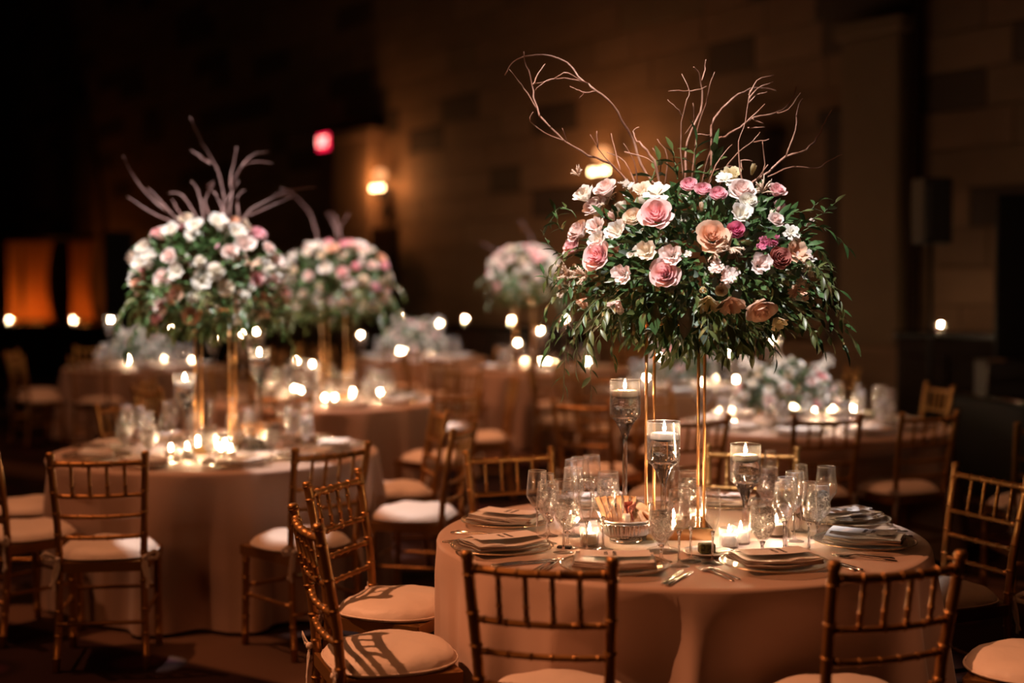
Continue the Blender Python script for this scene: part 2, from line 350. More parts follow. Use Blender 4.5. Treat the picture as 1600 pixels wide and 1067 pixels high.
# side wall far left and behind the camera
struct('wall_left', MB().box((-16.5, 18, 5), (.2, 60, 10)).mesh('wall_left', STONE[5], False))
struct('wall_right', MB().box((16, 8, 5), (.2, 50, 10)).mesh('wall_right', STONE[5], False))
struct('wall_front', MB().box((0, -8, 5), (40, .2, 10)).mesh('wall_front', STONE[5], False))

# ------------------------------------------------------------------ wall lamps, exit sign, curtains
def wall_lamp(px, py, name_label):
    Y = wallY(px) - .5; p = at(px, py, Y)
    t_ = thing('wall_lamp', name_label, 'lamp', p); t_.rotation_euler = (0, 0, math.atan2(WN.y, WN.x) + PI / 2)
    O('backplate', MB().lathe([(0, -.62), (.05, -.6), (.03, -.45), (.09, -.3), (.04, -.15), (.07, 0), (.05, .06), (0, .08)], 12).mesh('backplate', M['iron']), t_, (0, .12, -.05))
    O('bracket', MB().tube([(0, .6, -.2), (0, .3, -.26), (0, 0, -.15), (0, 0, .05)], .022).mesh('bracket', M['iron']), t_)
    O('glass_globe', MB().lathe([(.02, -.10), (.08, -.07), (.105, 0), (.08, .08), (.03, .105), (0, .108)], 20).mesh('glass_globe', M['globe']), t_, (0, 0, .19))
    arm = MB().tube([(-.16, 0, -.04), (-.10, -.03, -.12), (0, 0, -.10), (.10, -.03, -.12), (.16, 0, -.04)], .01)
    O('arm', arm.mesh('arm', M['iron']), t_)
    bm_ = MB().lathe([(0, -.035), (.016, -.02), (.02, 0), (.012, .025), (0, .045)], 10).mesh('bulb', M['bulb'])
    for dx in (-.15, -.07, .05, .14): O('bulb', bm_, t_, (dx, -.05, 0))
    l = bpy.data.lights.new('wall_lamp_light', 'POINT'); l.energy = 36; l.color = (1, .42, .14); l.shadow_soft_size = .15
    lo = O('lamp_light', l, t_, (0, -.2, .1))
wall_lamp(594, 294, 'wall lamp with glowing globe above four bulbs, beside the lit pilaster')
wall_lamp(941, 268, 'wall lamp with glowing globe and bulbs, just left above the tall nearest flowers')

ex = thing('exit_sign', 'glowing red EXIT sign high on the dark stone wall', 'sign'); on_wall(ex, 530, 0, .25)
p = wallpt(501, 229); ex.location.z = p.z
O('housing', bm_mesh(bevel_box((.40, .08, .28), .02, 2), 'housing', M['black']), ex, (0, .03, 0))
O('sign_face', bm_mesh(bevel_box((.37, .02, .25), .01, 1), 'sign_face', M['exitred']), ex, (0, -.025, 0))
tcu = bpy.data.curves.new('exit_text', 'FONT'); tcu.body = 'EXIT'; tcu.size = .19; tcu.align_x = 'CENTER'; tcu.align_y = 'CENTER'; tcu.extrude = .004; tcu.materials.append(M['exitletter'])
to_ = bpy.data.objects.new('tmp_text', tcu); COL.objects.link(to_); bpy.context.view_layer.update(); tme = bpy.data.meshes.new_from_object(to_.evaluated_get(bpy.context.evaluated_depsgraph_get())); bpy.data.objects.remove(to_)
O('lettering', tme, ex, (0, -.045, 0), (PI / 2, 0, 0), (.85, 1.05, 1))

Yw = 31.0
def curtain(px0, px1, y0, y1, label, folds=9):
    a = at(px0, y1, Yw); b_ = at(px1, y0, Yw); w = b_.x - a.x; h = b_.z - a.z
    def fn(u, v):
        return (a.x + w * (u * (1 - .25 * math.sin(PI * v)) + .06 * math.sin(PI * v)), Yw + .09 * math.sin(u * folds * 2 * PI) * (1.1 - .3 * v), a.z + h * v)
    mb = MB().grid(fn, folds * 8, 8)
    return thing('curtain', label, 'curtain', me=mb.mesh('curtain', M['curtain']))
curtain(12, 34, 378, 500, 'narrow amber-lit curtain at the far left edge of the ledge'); curtain(36, 82, 378, 500, 'wide amber-lit curtain gathered left of the dark gap', 12); curtain(110, 146, 378, 500, 'amber-lit curtain at the right end of the lit opening')
rr = thing('curtain_rail', 'dark rail across the top of the amber curtains', 'rail', me=MB().tube([at(-5, 371, Yw), at(150, 370, Yw)], .06).mesh('curtain_rail', M['iron']))
for i_, pxl in enumerate((28, 58, 130)):
    l = bpy.data.lights.new('curtain_uplight', 'POINT'); l.energy = 16; l.color = (1, .30, .05); l.shadow_soft_size = .1; O('curtain_uplight', l, None, at(pxl, 488, Yw - .7))

# ledge with candles along the wall
def ledge_seg(px0, px1, Y0, Y1, h, label):
    a = at(px0, HY, Y0); b_ = at(px1, HY, Y1); d = b_ - a; L = d.length; mid = (a + b_) / 2
    t_ = thing('bar_counter', label, 'counter', (mid.x, mid.y, 0), math.atan2(d.y, d.x))
    O('body', bm_mesh(bevel_box((L, .4, h - .06), .01, 1, (0, 0, (h - .06) / 2)), 'body', M['wood']), t_)
    O('counter_top', bm_mesh(bevel_box((L + .05, .5, .06), .01, 1, (0, 0, h - .03)), 'counter_top', M['gloss']), t_)
    n = max(2, int(L / .9))
    for i in range(n): O('panel', bm_mesh(bevel_box((L / n * .86, .03, h * .7), .012, 1), 'panel', M['wood']), t_, (-L / 2 + (i + .5) * L / n, -.21, h * .48))
    return t_
ledge_seg(-30, 420, 24, 21.5, .95, 'long dark counter far behind the left tables')
ledge_seg(690, 900, 18.2, 16.2, 1.12, 'dark counter holding two candles beyond the centre tables')
ledge_seg(1412, 1590, 12.0, 11.5, 1.22, 'dark wooden counter by the wall at right with one candle')

# ------------------------------------------------------------------ candles
wax_v = MB().lathe([(0, .006), (.024, .006), (.026, .012), (.026, .040), (.022, .043), (0, .041)], 18).mesh('wax', M['wax'])
cup_v = MB().lathe([(0, 0), (.030, 0), (.032, .004), (.033, .066), (.0315, .067), (.030, .008), (0, .006)], 24).mesh('glass_cup', M['wine'])
wick_m = MB().tube([(0, 0, 0), (.0008, 0, .010)], .0011, 5).mesh('wick', M['wick'])
flame_m = MB().lathe([(0, 0), (.0042, .004), (.0056, .010), (.0044, .018), (.0018, .028), (0, .034)], 10).mesh('flame', M['flame'])
wax_f = MB().lathe([(0, 0), (.034, 0), (.044, .006), (.047, .014), (.046, .026), (.040, .030), (.015, .029), (0, .027)], 28).mesh('wax', M['wax'])
def votive(p, label, group=None, sc=1):
    t_ = thing('votive_candle', label, 'candle', p, 0, group, sc=sc)
    O('glass_cup', cup_v, t_); O('wax', wax_v, t_, (0, 0, .001)); O('wick', wick_m, t_, (0, 0, .041)); O('flame', flame_m, t_, (0, 0, .046))
    return t_
vcache = {}
def floating_vase(p, H, label, group=None, n=28):
    k = round(H, 2)
    if k not in vcache:
        c0 = H - .13
        cup = MB().lathe([(.010, c0 - .062), (.016, c0 - .045), (.030, c0 - .022), (.050, c0 - .006), (.055, c0 + .004), (.055, H), (.0535, H + .001), (.0535, c0 + .008), (.030, c0 - .002), (.008, c0 - .006), (0, c0 - .007)], n).mesh('cup', M['wine'])
        b0 = .05
        foot = MB().lathe([(0, 0), (.054, 0), (.056, .003), (.050, .008), (.022, .016), (.013, .034)], n).mesh('foot', M['wine'])
        stem = MB().lathe([(.012, .030), (.0105, .042), (.009, .06), (.0085, c0 - .10), (.010, c0 - .075), (.020, c0 - .045), (.036, c0 - .018), (.046, c0 - .004), (0, c0 - .009)], n).mesh('stem', M['solid'])
        wat = MB().lathe([(0, c0 + .001), (.045, c0 + .003), (.0525, c0 + .012), (.0525, H - .056), (0, H - .056)], n).mesh('water', M['water'])
        vcache[k] = (cup, stem, wat, foot)
    cup, stem, wat, foot = vcache[k]
    t_ = thing('candle_vase', label[0], 'vase', p, R.random() * 6, group and group[0])
    O('cup', cup, t_); O('stem', stem, t_); O('foot', foot, t_); O('water', wat, t_); O('rim', vase_rim, t_, (0, 0, H + .0003))
    q = thing('floating_candle', label[1], 'candle', (p[0] + R.uniform(-.003, .003), p[1] - .001, p[2] + H - .0665), 0, group and group[1])
    O('wax', wax_f, q); O('wick', wick_m, q, (0, 0, .027)); O('flame', flame_m, q, (0, 0, .034))
    return t_

# ------------------------------------------------------------------ glassware
WINEP = [(.003, .106), (.012, .112), (.036, .149), (.0378, .156), (.0365, .175), (.031, .240), (.0302, .2405), (.0355, .175), (.0366, .157), (.035, .151), (.011, .116), (0, .112)]
wine_bowl = MB().lathe(WINEP, 28).mesh('bowl', M['wine'])
wine_stem = MB().lathe([(.0055, .0105), (.0042, .018), (.0038, .025), (.0034, .06), (.0038, .096), (.008, .110), (0, .113)], 18).mesh('stem', M['solid'])
flute_bowl = MB().lathe([(.003, .100), (.010, .108), (.019, .135), (.0245, .168), (.0248, .19), (.0215, .240), (.0207, .2405), (.0238, .19), (.0234, .168), (.018, .137), (.009, .112), (0, .108)], 24).mesh('bowl', M['wine'])
flute_stem = MB().lathe([(.0055, .0105), (.0042, .018), (.0036, .025), (.0033, .06), (.0038, .092), (.007, .104), (0, .107)], 18).mesh('stem', M['solid'])
gob_bowl = MB().lathe([(.004, .048), (.014, .056), (.041, .096), (.0430, .103), (.0415, .13), (.037, .188), (.0362, .1885), (.0405, .13), (.0418, .104), (.040, .099), (.013, .061), (0, .057)], 28).mesh('bowl', M['wine'])
gob_stem = MB().lathe([(.0075, .0125), (.0050, .022), (.005, .040), (.010, .053), (0, .057)], 18).mesh('stem', M['solid'])
wine_foot = MB().lathe([(0, 0), (.034, 0), (.0345, .0015), (.020, .004), (.007, .010), (.0055, .012)], 24).mesh('foot', M['wine'])
gob_foot = MB().lathe([(0, 0), (.036, 0), (.0365, .0015), (.022, .004), (.010, .011), (.0075, .014)], 24).mesh('foot', M['wine'])
def ringm(r0, z): return MB().tube([(r0 * math.cos(a * PI / 16), r0 * math.sin(a * PI / 16), z) for a in range(33)], .0008, 5, False).mesh('rim', M['rimlight'])  # ring carries the rim's highlight in its pale colour
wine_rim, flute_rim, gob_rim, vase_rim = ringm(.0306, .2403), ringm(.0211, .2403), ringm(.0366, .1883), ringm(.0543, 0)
gob_water = MB().lathe([(0, .0585), (.0125, .0625), (.0392, .1005), (.0405, .105), (.0392, .13), (.0365, .158), (.0362, .160), (0, .160)], 24).mesh('iced_water', M['ice'])
ice_m = bm_mesh(bevel_box((.022, .020, .020), .004, 2), 'ice_cube', M['cube'], True)
def mk_wine(): 
    t_ = thing('wine_glass', 'x', 'glass'); O('bowl', wine_bowl, t_); O('stem', wine_stem, t_); O('foot', wine_foot, t_); O('rim', wine_rim, t_); return t_
def mk_flute():
    t_ = thing('champagne_flute', 'x', 'glass'); O('bowl', flute_bowl, t_); O('stem', flute_stem, t_); O('foot', wine_foot, t_); O('rim', flute_rim, t_); return t_
def mk_goblet():
    t_ = thing('water_goblet', 'x', 'glass'); O('bowl', gob_bowl, t_); O('stem', gob_stem, t_); O('foot', gob_foot, t_); O('rim', gob_rim, t_); O('iced_water', gob_water, t_)
    for a, b_, z_, r_ in ((-.012, .006, .150, .4), (.014, -.008, .153, 1.1), (.002, .016, .156, 2.0)): O('ice_cube', ice_m, t_, (a, b_, z_), (r_, .4, r_ * 2))
    return t_
MK = {'w': mk_wine, 'f': mk_flute, 'g': mk_goblet}; FIRST = {}
def glass(kind, p, label, group=None):
    if kind not in FIRST:
        o = MK[kind](); FIRST[kind] = o; o.location = p; o['label'] = label
        if group: o['group'] = group
        return o
    o = copy_tree(FIRST[kind], p, R.random() * 6, label, group)
    if not group and 'group' in o: del o['group']
    return o

# ------------------------------------------------------------------ chairs
def ringed(pts, r, rings, n=8, rr=1.28, w=.006, cap=True):
    """a turned bamboo-look rod: path with small swellings at fractions `rings`"""
    pts = [Vector(p) for p in pts]; L = [0]
    for a, b_ in zip(pts, pts[1:]): L.append(L[-1] + (b_ - a).length)
    T = L[-1]; ss = {0, T}
    for f in rings:
        for d in (-w * 1.2, -w, -w * .3, 0, w * .3, w, w * 1.2): ss.add(min(max(f * T + d, 0), T))
    for q in L: ss.add(q)
    ss = sorted(ss); out = []; rad = []
    for s_ in ss:
        for i in range(len(pts) - 1):
            if s_ <= L[i + 1] + 1e-9: f = (s_ - L[i]) / max(L[i + 1] - L[i], 1e-9); out.append(pts[i].lerp(pts[i + 1], f)); break
        k = 1.0
        for f in rings:
            d = abs(s_ - f * T)
            if d <= w: k = max(k, 1 + (rr - 1) * (1 - (d / w) ** 2 * .8)); 
            if w * .2 < d < w * .5: k = max(k * .9, 1)
        rad.append(r * k)
    return MB().tube(out, rad, n)
CW = .183
def post_pts(sx): return [(sx * .185, -.235, 0), (sx * .176, -.205, .22), (sx * .172, -.19, .44), (sx * .178, -.205, .62), (sx * .188, -.238, .80), (sx * .193, -.262, .93)]
gold = M['gold']; chm = {}
for sx in (-1, 1):
    mb = ringed(post_pts(sx), .0155, (.06, .16, .27, .40, .53, .62, .72, .82, .935, .985), 10)
    mb.lathe([(0, .934), (.012, .934), (.019, .926), (.0165, .918), (.0155, .912)], 10, off=(sx * .193, -.262, 0))
    chm['post', sx] = mb.mesh('back_post', gold)
    chm['leg', sx] = ringed([(sx * .188, .165, 0), (sx * .186, .155, .43)], .0165, (.12, .3, .5, .72, .9), 10).mesh('front_leg', gold)
def rail(z, y, w, bow=.018, r=.0095, rings=(.08, .25, .42, .58, .75, .92)):
    pts = [(x * w, y - bow * (1 - x * x), z - .004 * (1 - x * x)) for x in (-1, -.6, -.2, .2, .6, 1)]
    return ringed(pts, r, rings, 8, 1.35, .005)
chm['crest'] = rail(.885, -.252, .188, .022, .0125, (.05, .2, .35, .5, .65, .8, .95)).mesh('crest_rail', gold)
chm['r1'] = rail(.745, -.226, .183, .02).mesh('back_rail', gold)
chm['r2'] = rail(.655, -.21, .178, .015).mesh('back_rail', gold); chm['r3'] = rail(.565, -.20, .175, .012).mesh('back_rail', gold)
chm['sp'] = ringed([(0, -.246, .745), (0, -.27, .885)], .0075, (.1, .32, .68, .9), 8, 1.4, .005).mesh('spindle', gold)
fr = MB()
for a, b_ in (((-.172, -.19), (.172, -.19)), ((.172, -.19), (.192, .165)), ((.192, .165), (-.192, .165)), ((-.192, .165), (-.172, -.19))):
    A = Vector((*a, .435)); B_ = Vector((*b_, .435)); d = B_ - A; fr.box((A + B_) / 2, (d.length + .02, .028, .042), Matrix.Rotation(math.atan2(d.y, d.x), 3, 'Z'))
fr.box((0, -.01, .452), (.35, .34, .008))
chm['frame'] = fr.mesh('seat_frame', gold, False)
for k_, a, b_, z in (('s1', (-.182, -.222), (.182, -.222), .20), ('s2', (-.187, .16), (.187, .16), .27), ('s3', (-.182, -.215), (-.187, .16), .235), ('s4', (.182, -.215), (.187, .16), .235)):
    chm[k_] = ringed([(*a, z), (*b_, z)], .0085, (.12, .5, .88), 8, 1.35, .005).mesh('stretcher', gold)
def cushion_mesh():
    n = 48; prof = [(0, .066), (.35, .064), (.65, .058), (.85, .047), (.955, .032), (1.0, .018), (1.015, .010), (1.0, .004), (.94, 0), (0, 0)]
    rr_ = random.Random(3); w1 = [rr_.uniform(-.012, .012) for _ in range(8)]
    vs = []; fs = []; k = len(prof)
    for i in range(n):
        a = 2 * PI * i / n; ca, sa = math.cos(a), math.sin(a)
        e_ = 3.2 if sa < 0 else 2.35
        q = (abs(ca) ** e_ + abs(sa) ** e_) ** (-1 / e_)
        for f, z in prof:
            wv_ = 1 + (w1[i % 8] * (1.3 if f > .97 else .7) if .8 < f < 1.02 else 0); x = ca * q * .205 * f * wv_; y = sa * q * .200 * f * wv_ + .005
            x *= 1 - .06 * (sa < 0) * abs(sa)
            vs.append((x, y, z + (.004 * math.sin(a * 5 + f * 7) if .5 < f < .9 else 0)))
    for i in range(n):
        j = (i + 1) % n
        for p in range(k - 1): fs.append((i * k + p, j * k + p, j * k + p + 1, i * k + p + 1))
    return MB().add(vs, fs).mesh('seat_cushion', M['cushion'], fix=True)
chm['cush'] = cushion_mesh()
pip = MB(); pts = []
for i in range(41):
    a = 2 * PI * i / 40; ca, sa = math.cos(a), math.sin(a); e_ = 3.2 if sa < 0 else 2.35; q = (abs(ca) ** e_ + abs(sa) ** e_) ** (-1 / e_)
    pts.append((ca * q * .209 * (1 - .06 * (sa < 0) * abs(sa)), sa * q * .204 + .005, .012))
chm['pip'] = pip.tube(pts, .0035, 6, False).mesh('piping', M['cushion'])
def ribbon(path, w, tilt=0):
    mb = MB(); path = [Vector(p) for p in path]; vs = []; fs = []
    for i, p in enumerate(path):
        tg = (path[min(i + 1, len(path) - 1)] - path[max(i - 1, 0)]).normalized(); s_ = tg.cross(Vector((0, 1, .2))).normalized() * w
        vs += [p + s_ / 2, p - s_ / 2, p - s_ / 2 + Vector((0, .0015, 0)), p + s_ / 2 + Vector((0, .0015, 0))]
    for i in range(len(path) - 1):
        for j in range(4): fs.append((4 * i + j, 4 * i + (j + 1) % 4, 4 * i + 4 + (j + 1) % 4, 4 * i + 4 + j))
    return mb.add(vs, fs)
for sx in (-1, 1):
    mb = ribbon([(0, 0, 0), (sx * .02, -.01, .015), (sx * .045, -.014, .030), (sx * .060, -.012, .018), (sx * .050, -.008, -.004), (sx * .02, -.004, -.004), (0, 0, 0)], .018)
    q = ribbon([(0, 0, 0), (sx * .010, -.006, -.04), (sx * .018, -.006, -.08), (sx * .012, -.01, -.13)], .016); mb.add(q.v, q.f)
    q = ribbon([(0, 0, 0), (sx * -.006, -.004, -.035), (sx * .004, -.008, -.075), (sx * .030, -.006, -.115)], .014); mb.add(q.v, q.f)
    mb.lathe([(.0, -.012), (.011, -.008), (.013, 0), (.011, .008), (0, .012)], 8)
    chm['tie', sx] = mb.mesh('cushion_tie', M['cushion'])
def make_chair(label):
    t_ = thing('chiavari_chair', label, 'chair')
    for sx in (-1, 1):
        O('back_post', chm['post', sx], t_); O('front_leg', chm['leg', sx], t_); O('cushion_tie', chm['tie', sx], t_, (sx * .178, -.214, .475))
    O('crest_rail', chm['crest'], t_)
    for k_ in ('r1', 'r2', 'r3'): O('back_rail', chm[k_], t_)
    for x_ in (-.108, -.036, .036, .108): O('spindle', chm['sp'], t_, (x_, 0, 0))
    O('seat_frame', chm['frame'], t_)
    for k_ in ('s1', 's2', 's3', 's4'): O('stretcher', chm[k_], t_)
    cu = O('seat_cushion', chm['cush'], t_, (0, 0, .456)); O('piping', chm['pip'], cu)
    return t_
CH = []; PLACED = []; USED = {}
def chair(x, y, heading, label, group=None):
    """heading: world angle the sitter faces"""
    PLACED.append((x, y, heading))
    if label in USED: print('DUPLABEL', label)
    USED[label] = 1
    if not CH: o = make_chair(label); CH.append(o); o.location = (x, y, 0); o.rotation_euler = (0, 0, heading - PI / 2); return o
    return copy_tree(CH[0], (x, y, 0), heading - PI / 2, label, group)
def chair_posts(l, r, label, face):
    """from the two finials seen in the photo; face = point the sitter looks at"""
    a = hit(*l, .93); b_ = hit(*r, .93); mid = (a + b_) / 2; d = b_ - a; n_ = Vector((-d.y, d.x, 0)).normalized()
    if n_.dot(Vector((face[0], face[1], 0)) - mid.xy.to_3d()) < 0: n_ = -n_
    h = math.atan2(n_.y, n_.x); return chair(mid.x + n_.x * .262, mid.y + n_.y * .262, h, label)

# ------------------------------------------------------------------ tables and cloths
T = {1: hit(1063, 838), 2: (-1.567, 7.06), 3: (-1.405, 10.15), 4: (-3.94, 14.4), 5: (-1.15, 16.1), 6: (.365, 13.9), 7: (1.876, 8.4), 8: (1.55, 11.4)}
T = {k: Vector((v[0], v[1], .75)) for k, v in T.items()}
T[1] = Vector((.589, 4.69, .75))
TN = {1: 'nearest table', 2: 'left front table', 3: 'second left table', 4: 'far left table', 5: 'far centre table', 6: 'far right-centre table', 7: 'right-hand table', 8: 'middle right table'}
RT = .85
def cloth_mesh(seed, c0, n=288):
    obst = [q for q in PLACED if (Vector((q[0], q[1])) - c0.xy).length < 1.7]
    rr_ = random.Random(seed); ph = [rr_.uniform(0, 6.28) for _ in range(6)]; nf = rr_.choice((13, 14, 15))
    rows = [(0, .75, 0), (.3, .75, 0), (.6, .75, 0), (RT - .02, .75, 0), (RT - .006, .749, 0), (RT + .001, .744, 0), (RT + .004, .735, .0)]
    for k in range(1, 17): rows.append((RT + .004, .735 - k * .0448, k / 16))
    def fn(a, r, z, q):
        if q <= 0: return r
        w = math.cos(nf * a + 1.1 * math.sin(2 * a + ph[0]) + ph[1]); w = math.copysign(abs(w) ** .8, w)
        w2 = math.cos((nf * 2 + 3) * a + ph[2]) * .25
        return r + .06 * q + (.060 * w + .040 * w2) * (q ** .75)
    vs = [(0, 0, .75)]; fs = []; k = len(rows) - 1
    for i in range(n):
        a = 2 * PI * i / n
        for r, z, q in rows[1:]:
            rr2 = fn(a, r, z, q); x_, y_ = rr2 * math.cos(a), rr2 * math.sin(a)
            if q > 0:
                for cx_, cy_, h_ in obst:      # the skirt gives way where a seat is pushed against it
                    dx, dy = x_ + c0.x - cx_, y_ + c0.y - cy_; ly = dx * math.cos(h_) + dy * math.sin(h_); lx = -dx * math.sin(h_) + dy * math.cos(h_)
                    if abs(lx) < .36 and -.3 < ly < .245:
                        w_ = min(1, (.36 - abs(lx)) / .10) * max(0, min(1, (.715 - z) / .12)); k_ = (.245 - ly) * w_; x_ += math.cos(h_) * k_; y_ += math.sin(h_) * k_
            vs.append((x_, y_, z))
    for i in range(n):
        j = (i + 1) % n; fs.append((0, 1 + i * k, 1 + j * k))
        for p in range(k - 1): fs.append((1 + i * k + p, 1 + i * k + p + 1, 1 + j * k + p + 1, 1 + j * k + p))
    return MB().add(vs, fs).mesh('tablecloth', M['cloth'])
top_m = MB().lathe([(0, .72), (RT - .02, .72), (RT - .012, .728), (RT - .012, .742), (RT - .02, .746), (0, .746)], 64).mesh('tabletop', M['tabletop'])
tleg = MB().tube([(0, 0, 0), (0, 0, .72)], .016).mesh('table_leg', M['iron'])
# chairs
chair_posts((735, 862), (952, 872), 'gold chair with its back to us in front of the nearest table, left of centre', T[1])
chair_posts((1304, 878), (1502, 862), 'gold chair with its back to us at the front right of the nearest table', T[1])
chair_posts((460, 790), (495, 818), 'gold chair side-on at front left with a big lit ivory cushion and bow', T[1])
chair_posts((483, 753), (557, 733), 'gold chair whose ladder back throws a shadow on its own cushion', T[1])
chair_posts((730, 704), (860, 698), 'gold chair at the far left side of the nearest table facing us', T[1])
chair_posts((1108, 694), (1243, 698), 'gold chair at the far right side of the nearest table behind the tall vases', T[1])
chair_posts((1502, 724), (1598, 741), 'dark gold chair at right side of the nearest table, back angled to us', T[1])
chair(1.60, 4.04, math.atan2(.55, -.95), 'chair cut off by the right edge with half-lit ivory cushion')
chair_posts((92, 708), (213, 706), 'gold chair seen from behind at left with bows tied on both posts', T[2])
chair_posts((462, 701), (575, 690), 'gold chair at the front right of the left table, white light patch on seat', T[2])
chair(-2.28, 6.25, math.atan2(.83, .69), 'chair cushion at the left edge, lit orange, beside the bow-tied chair')
chair(-2.50, 6.95, .15, 'chair at the left edge with only one post in view beside the left table')
chair_posts((150, 632), (222, 624), 'chair behind the left table with one gold post showing left of the glasses', T[2])
chair_posts((712, 669), (740, 659), 'chair side-on between the two large tables with bluish-white lit cushion', T[2])
chair(-.66, 7.50, math.atan2(-.25, -.95), 'chair with tan cushion just behind the bluish-lit one')
chair_posts((1240, 648), (1347, 646), 'dark chair seen from behind in front of the right-hand table', T[7])
chair(2.20, 7.62, math.atan2(.93, -.42), 'dark chair at the right front of the right-hand table')
chair_posts((1066, 652), (1130, 647), 'dark chair at the left front of the right-hand table behind the gold stand', T[7])
chair_posts((1443, 596), (1496, 604), 'gold chair facing us at the far right of the right-hand table', T[7])
chair(2.75, 7.05, 1.6, 'nearly black chair at the right edge before the black side table')
chair(.55, 8.32, 1.05, 'chair standing apart left of the right-hand table')
chair(-.52, 8.95, math.atan2(.75, -.6), 'chair seen from behind right front of the second left table')
def ring(tk, angs, rad=1.02, jit=.08, words=None):
    for i, a in enumerate(angs):
        a_ = math.radians(a + R.uniform(-5, 5)); r_ = rad + R.uniform(-jit, jit); p = T[tk]
        side = ('right end', 'far right side', 'far right edge', 'far side right of centre', 'far side', 'far side left of centre', 'far left edge', 'far left side', 'left end', 'near left end', 'near left side', 'near side left of centre', 'near side', 'near side right of centre', 'near right side', 'near right end')[int(((a % 360) + 11.25) // 22.5) % 16]
        chair(p.x + math.cos(a_) * r_, p.y + math.sin(a_) * r_, a_ + PI + R.uniform(-.12, .12), 'blurred gold chair at the %s of the %s' % (side, TN[tk]))
ring(3, (0, 45, 135, 180, 225, 270), 1.16)
ring(4, (0, 45, 135, 180, 225, 262, 318), 1.18)
ring(5, (180, 225, 270, 315), 1.18)
ring(6, (0, 45, 180, 225, 270, 315), 1.18)
ring(7, (88, 132), 1.16)
ring(8, (0, 45, 135, 180, 225), 1.16)

for k_, p in T.items():
    t_ = thing('round_table', 'round banquet table under the cloth of the ' + TN[k_], 'table', (p.x, p.y, 0)); O('tabletop', top_m, t_)
    for a in range(4): O('table_leg', tleg, t_, (.5 * math.cos(a * PI / 2 + .7), .5 * math.sin(a * PI / 2 + .7), 0))
    thing('tablecloth', 'floor-length ivory satin cloth hanging in folds on the ' + TN[k_], 'tablecloth', (p.x, p.y, .001), 0, me=cloth_mesh(k_, p))

# ------------------------------------------------------------------ flowers
def petal_patch(mb, phi, half, R0, R1, z0, z1, curl, ruf, rnd, nu=4, nv=4, off=0):
    p1, p2 = rnd.uniform(0, 6), rnd.uniform(-.08, .08)
    def fn(u, v):
        w = (u * 2 - 1); wid = half * (math.sin(PI * (.18 + .67 * v)) ** .6)
        a = phi + w * wid + p2 * v; r = R0 + (R1 - R0) * (v ** .8) + curl * max(0, v - .7) * 1.6
        z = z0 + (z1 - z0) * v - curl * max(0, v - .75) * 1.2 - .10 * w * w * v * (z1 - z0) * 1.2
        r += ruf * math.sin(5 * w + p1) * v - .04 * w * w; z += ruf * math.cos(4 * w + p1) * v
        return (r * math.cos(a), r * math.sin(a), z)
    mb.grid(fn, nu, nv)
def rose_core(rnd):
    mb = MB()
    for i in range(16):
        t_ = i / 16; petal_patch(mb, i * 2.4, 1.25 - .35 * t_, .03 + .17 * t_, .05 + .48 * t_, -.45 + .1 * (1 - t_), .46 - .10 * t_ * t_, .02 + .06 * t_, .008, rnd, 4, 3)
    return mb
def rose_outer(rnd, n=9):
    out = []
    for i in range(n):
        t_ = i / n; mb = MB(); petal_patch(mb, i * 2.4 + .5, 1.0, .22, .58 + .30 * t_, -.6, .36 - .26 * t_, .10 + .26 * t_, .015, rnd, 6, 5); out.append(mb)
    return out
def rose_full(rnd):
    mb = rose_core(rnd)
    for q in rose_outer(rnd): mb.add(q.v, q.f)
    return mb
def ranunculus(rnd):
    mb = MB()
    for i in range(26):
        t_ = i / 26; petal_patch(mb, i * 2.4, 1.2 - .3 * t_, .05 + .2 * t_, .08 + .86 * t_ ** .8, -.55 * t_, .46 - .36 * t_ ** 2, -.10, .008, rnd, 4, 3)
    return mb
def lisi(rnd):
    mb = MB()
    for i in range(9):
        t_ = i / 9; petal_patch(mb, i * 2.4, .85, .10, .40 + .6 * t_, -.75, .45 - .15 * t_, .25, .06, rnd, 5, 4)
    return mb
def star(rnd):
    mb = MB()
    for i in range(11):
        petal_patch(mb, i * 2.4, .42, .05, .95 if i < 6 else .6, -.12 + .02 * i, .15 + .03 * i, .15, .03, rnd, 3, 4)
    return mb
def cluster(rnd, n=9):
    mb = MB()
    for _ in range(n):
        q = star(rnd); c_ = Vector((rnd.uniform(-.7, .7), rnd.uniform(-.7, .7), rnd.uniform(-.5, .5))); s_ = rnd.uniform(.32, .48); e_ = Euler((rnd.uniform(-.8, .8), rnd.uniform(-.8, .8), rnd.random() * 6)).to_matrix()
        mb.add([e_ @ (Vector(v) * s_) + c_ for v in q.v], q.f)
    return mb
def astilbe(rnd):
    mb = MB()
    for i in range(16):
        a = rnd.random() * 6.28; u_ = rnd.uniform(.2, 1.0); d = Vector((math.cos(a) * u_, math.sin(a) * u_, rnd.uniform(.1, .9))); pts_ = [Vector((0, 0, -.4)).lerp(d, q) + Vector((0, 0, .15 * math.sin(PI * q))) for q in (0, .3, .5, .7, .85, 1)]
        mb.tube(pts_, [.03, .05, .07, .06, .045, .02], 5)
        for _ in range(7):
            q = rnd.uniform(.4, 1); c_ = Vector((0, 0, -.4)).lerp(d, q); e2 = Vector((rnd.uniform(-1, 1), rnd.uniform(-1, 1), rnd.uniform(-.6, 1))).normalized() * .16
            mb.tube([c_, c_ + e2], [.035, .02], 4)
    return mb
def bud(rnd):
    mb = MB()
    for i in range(7):
        t_ = i / 7; petal_patch(mb, i * 2.4, 1.0, .15, .30 + .25 * t_, -.9, .8 - .3 * t_, -.25, .01, rnd, 4, 4)
    return mb
FM = {}; KIND = dict(rose=rose_full, ranunculus=ranunculus, lisianthus=lisi, star_flower=star, blossom_cluster=cluster, astilbe=astilbe, flower_bud=bud)
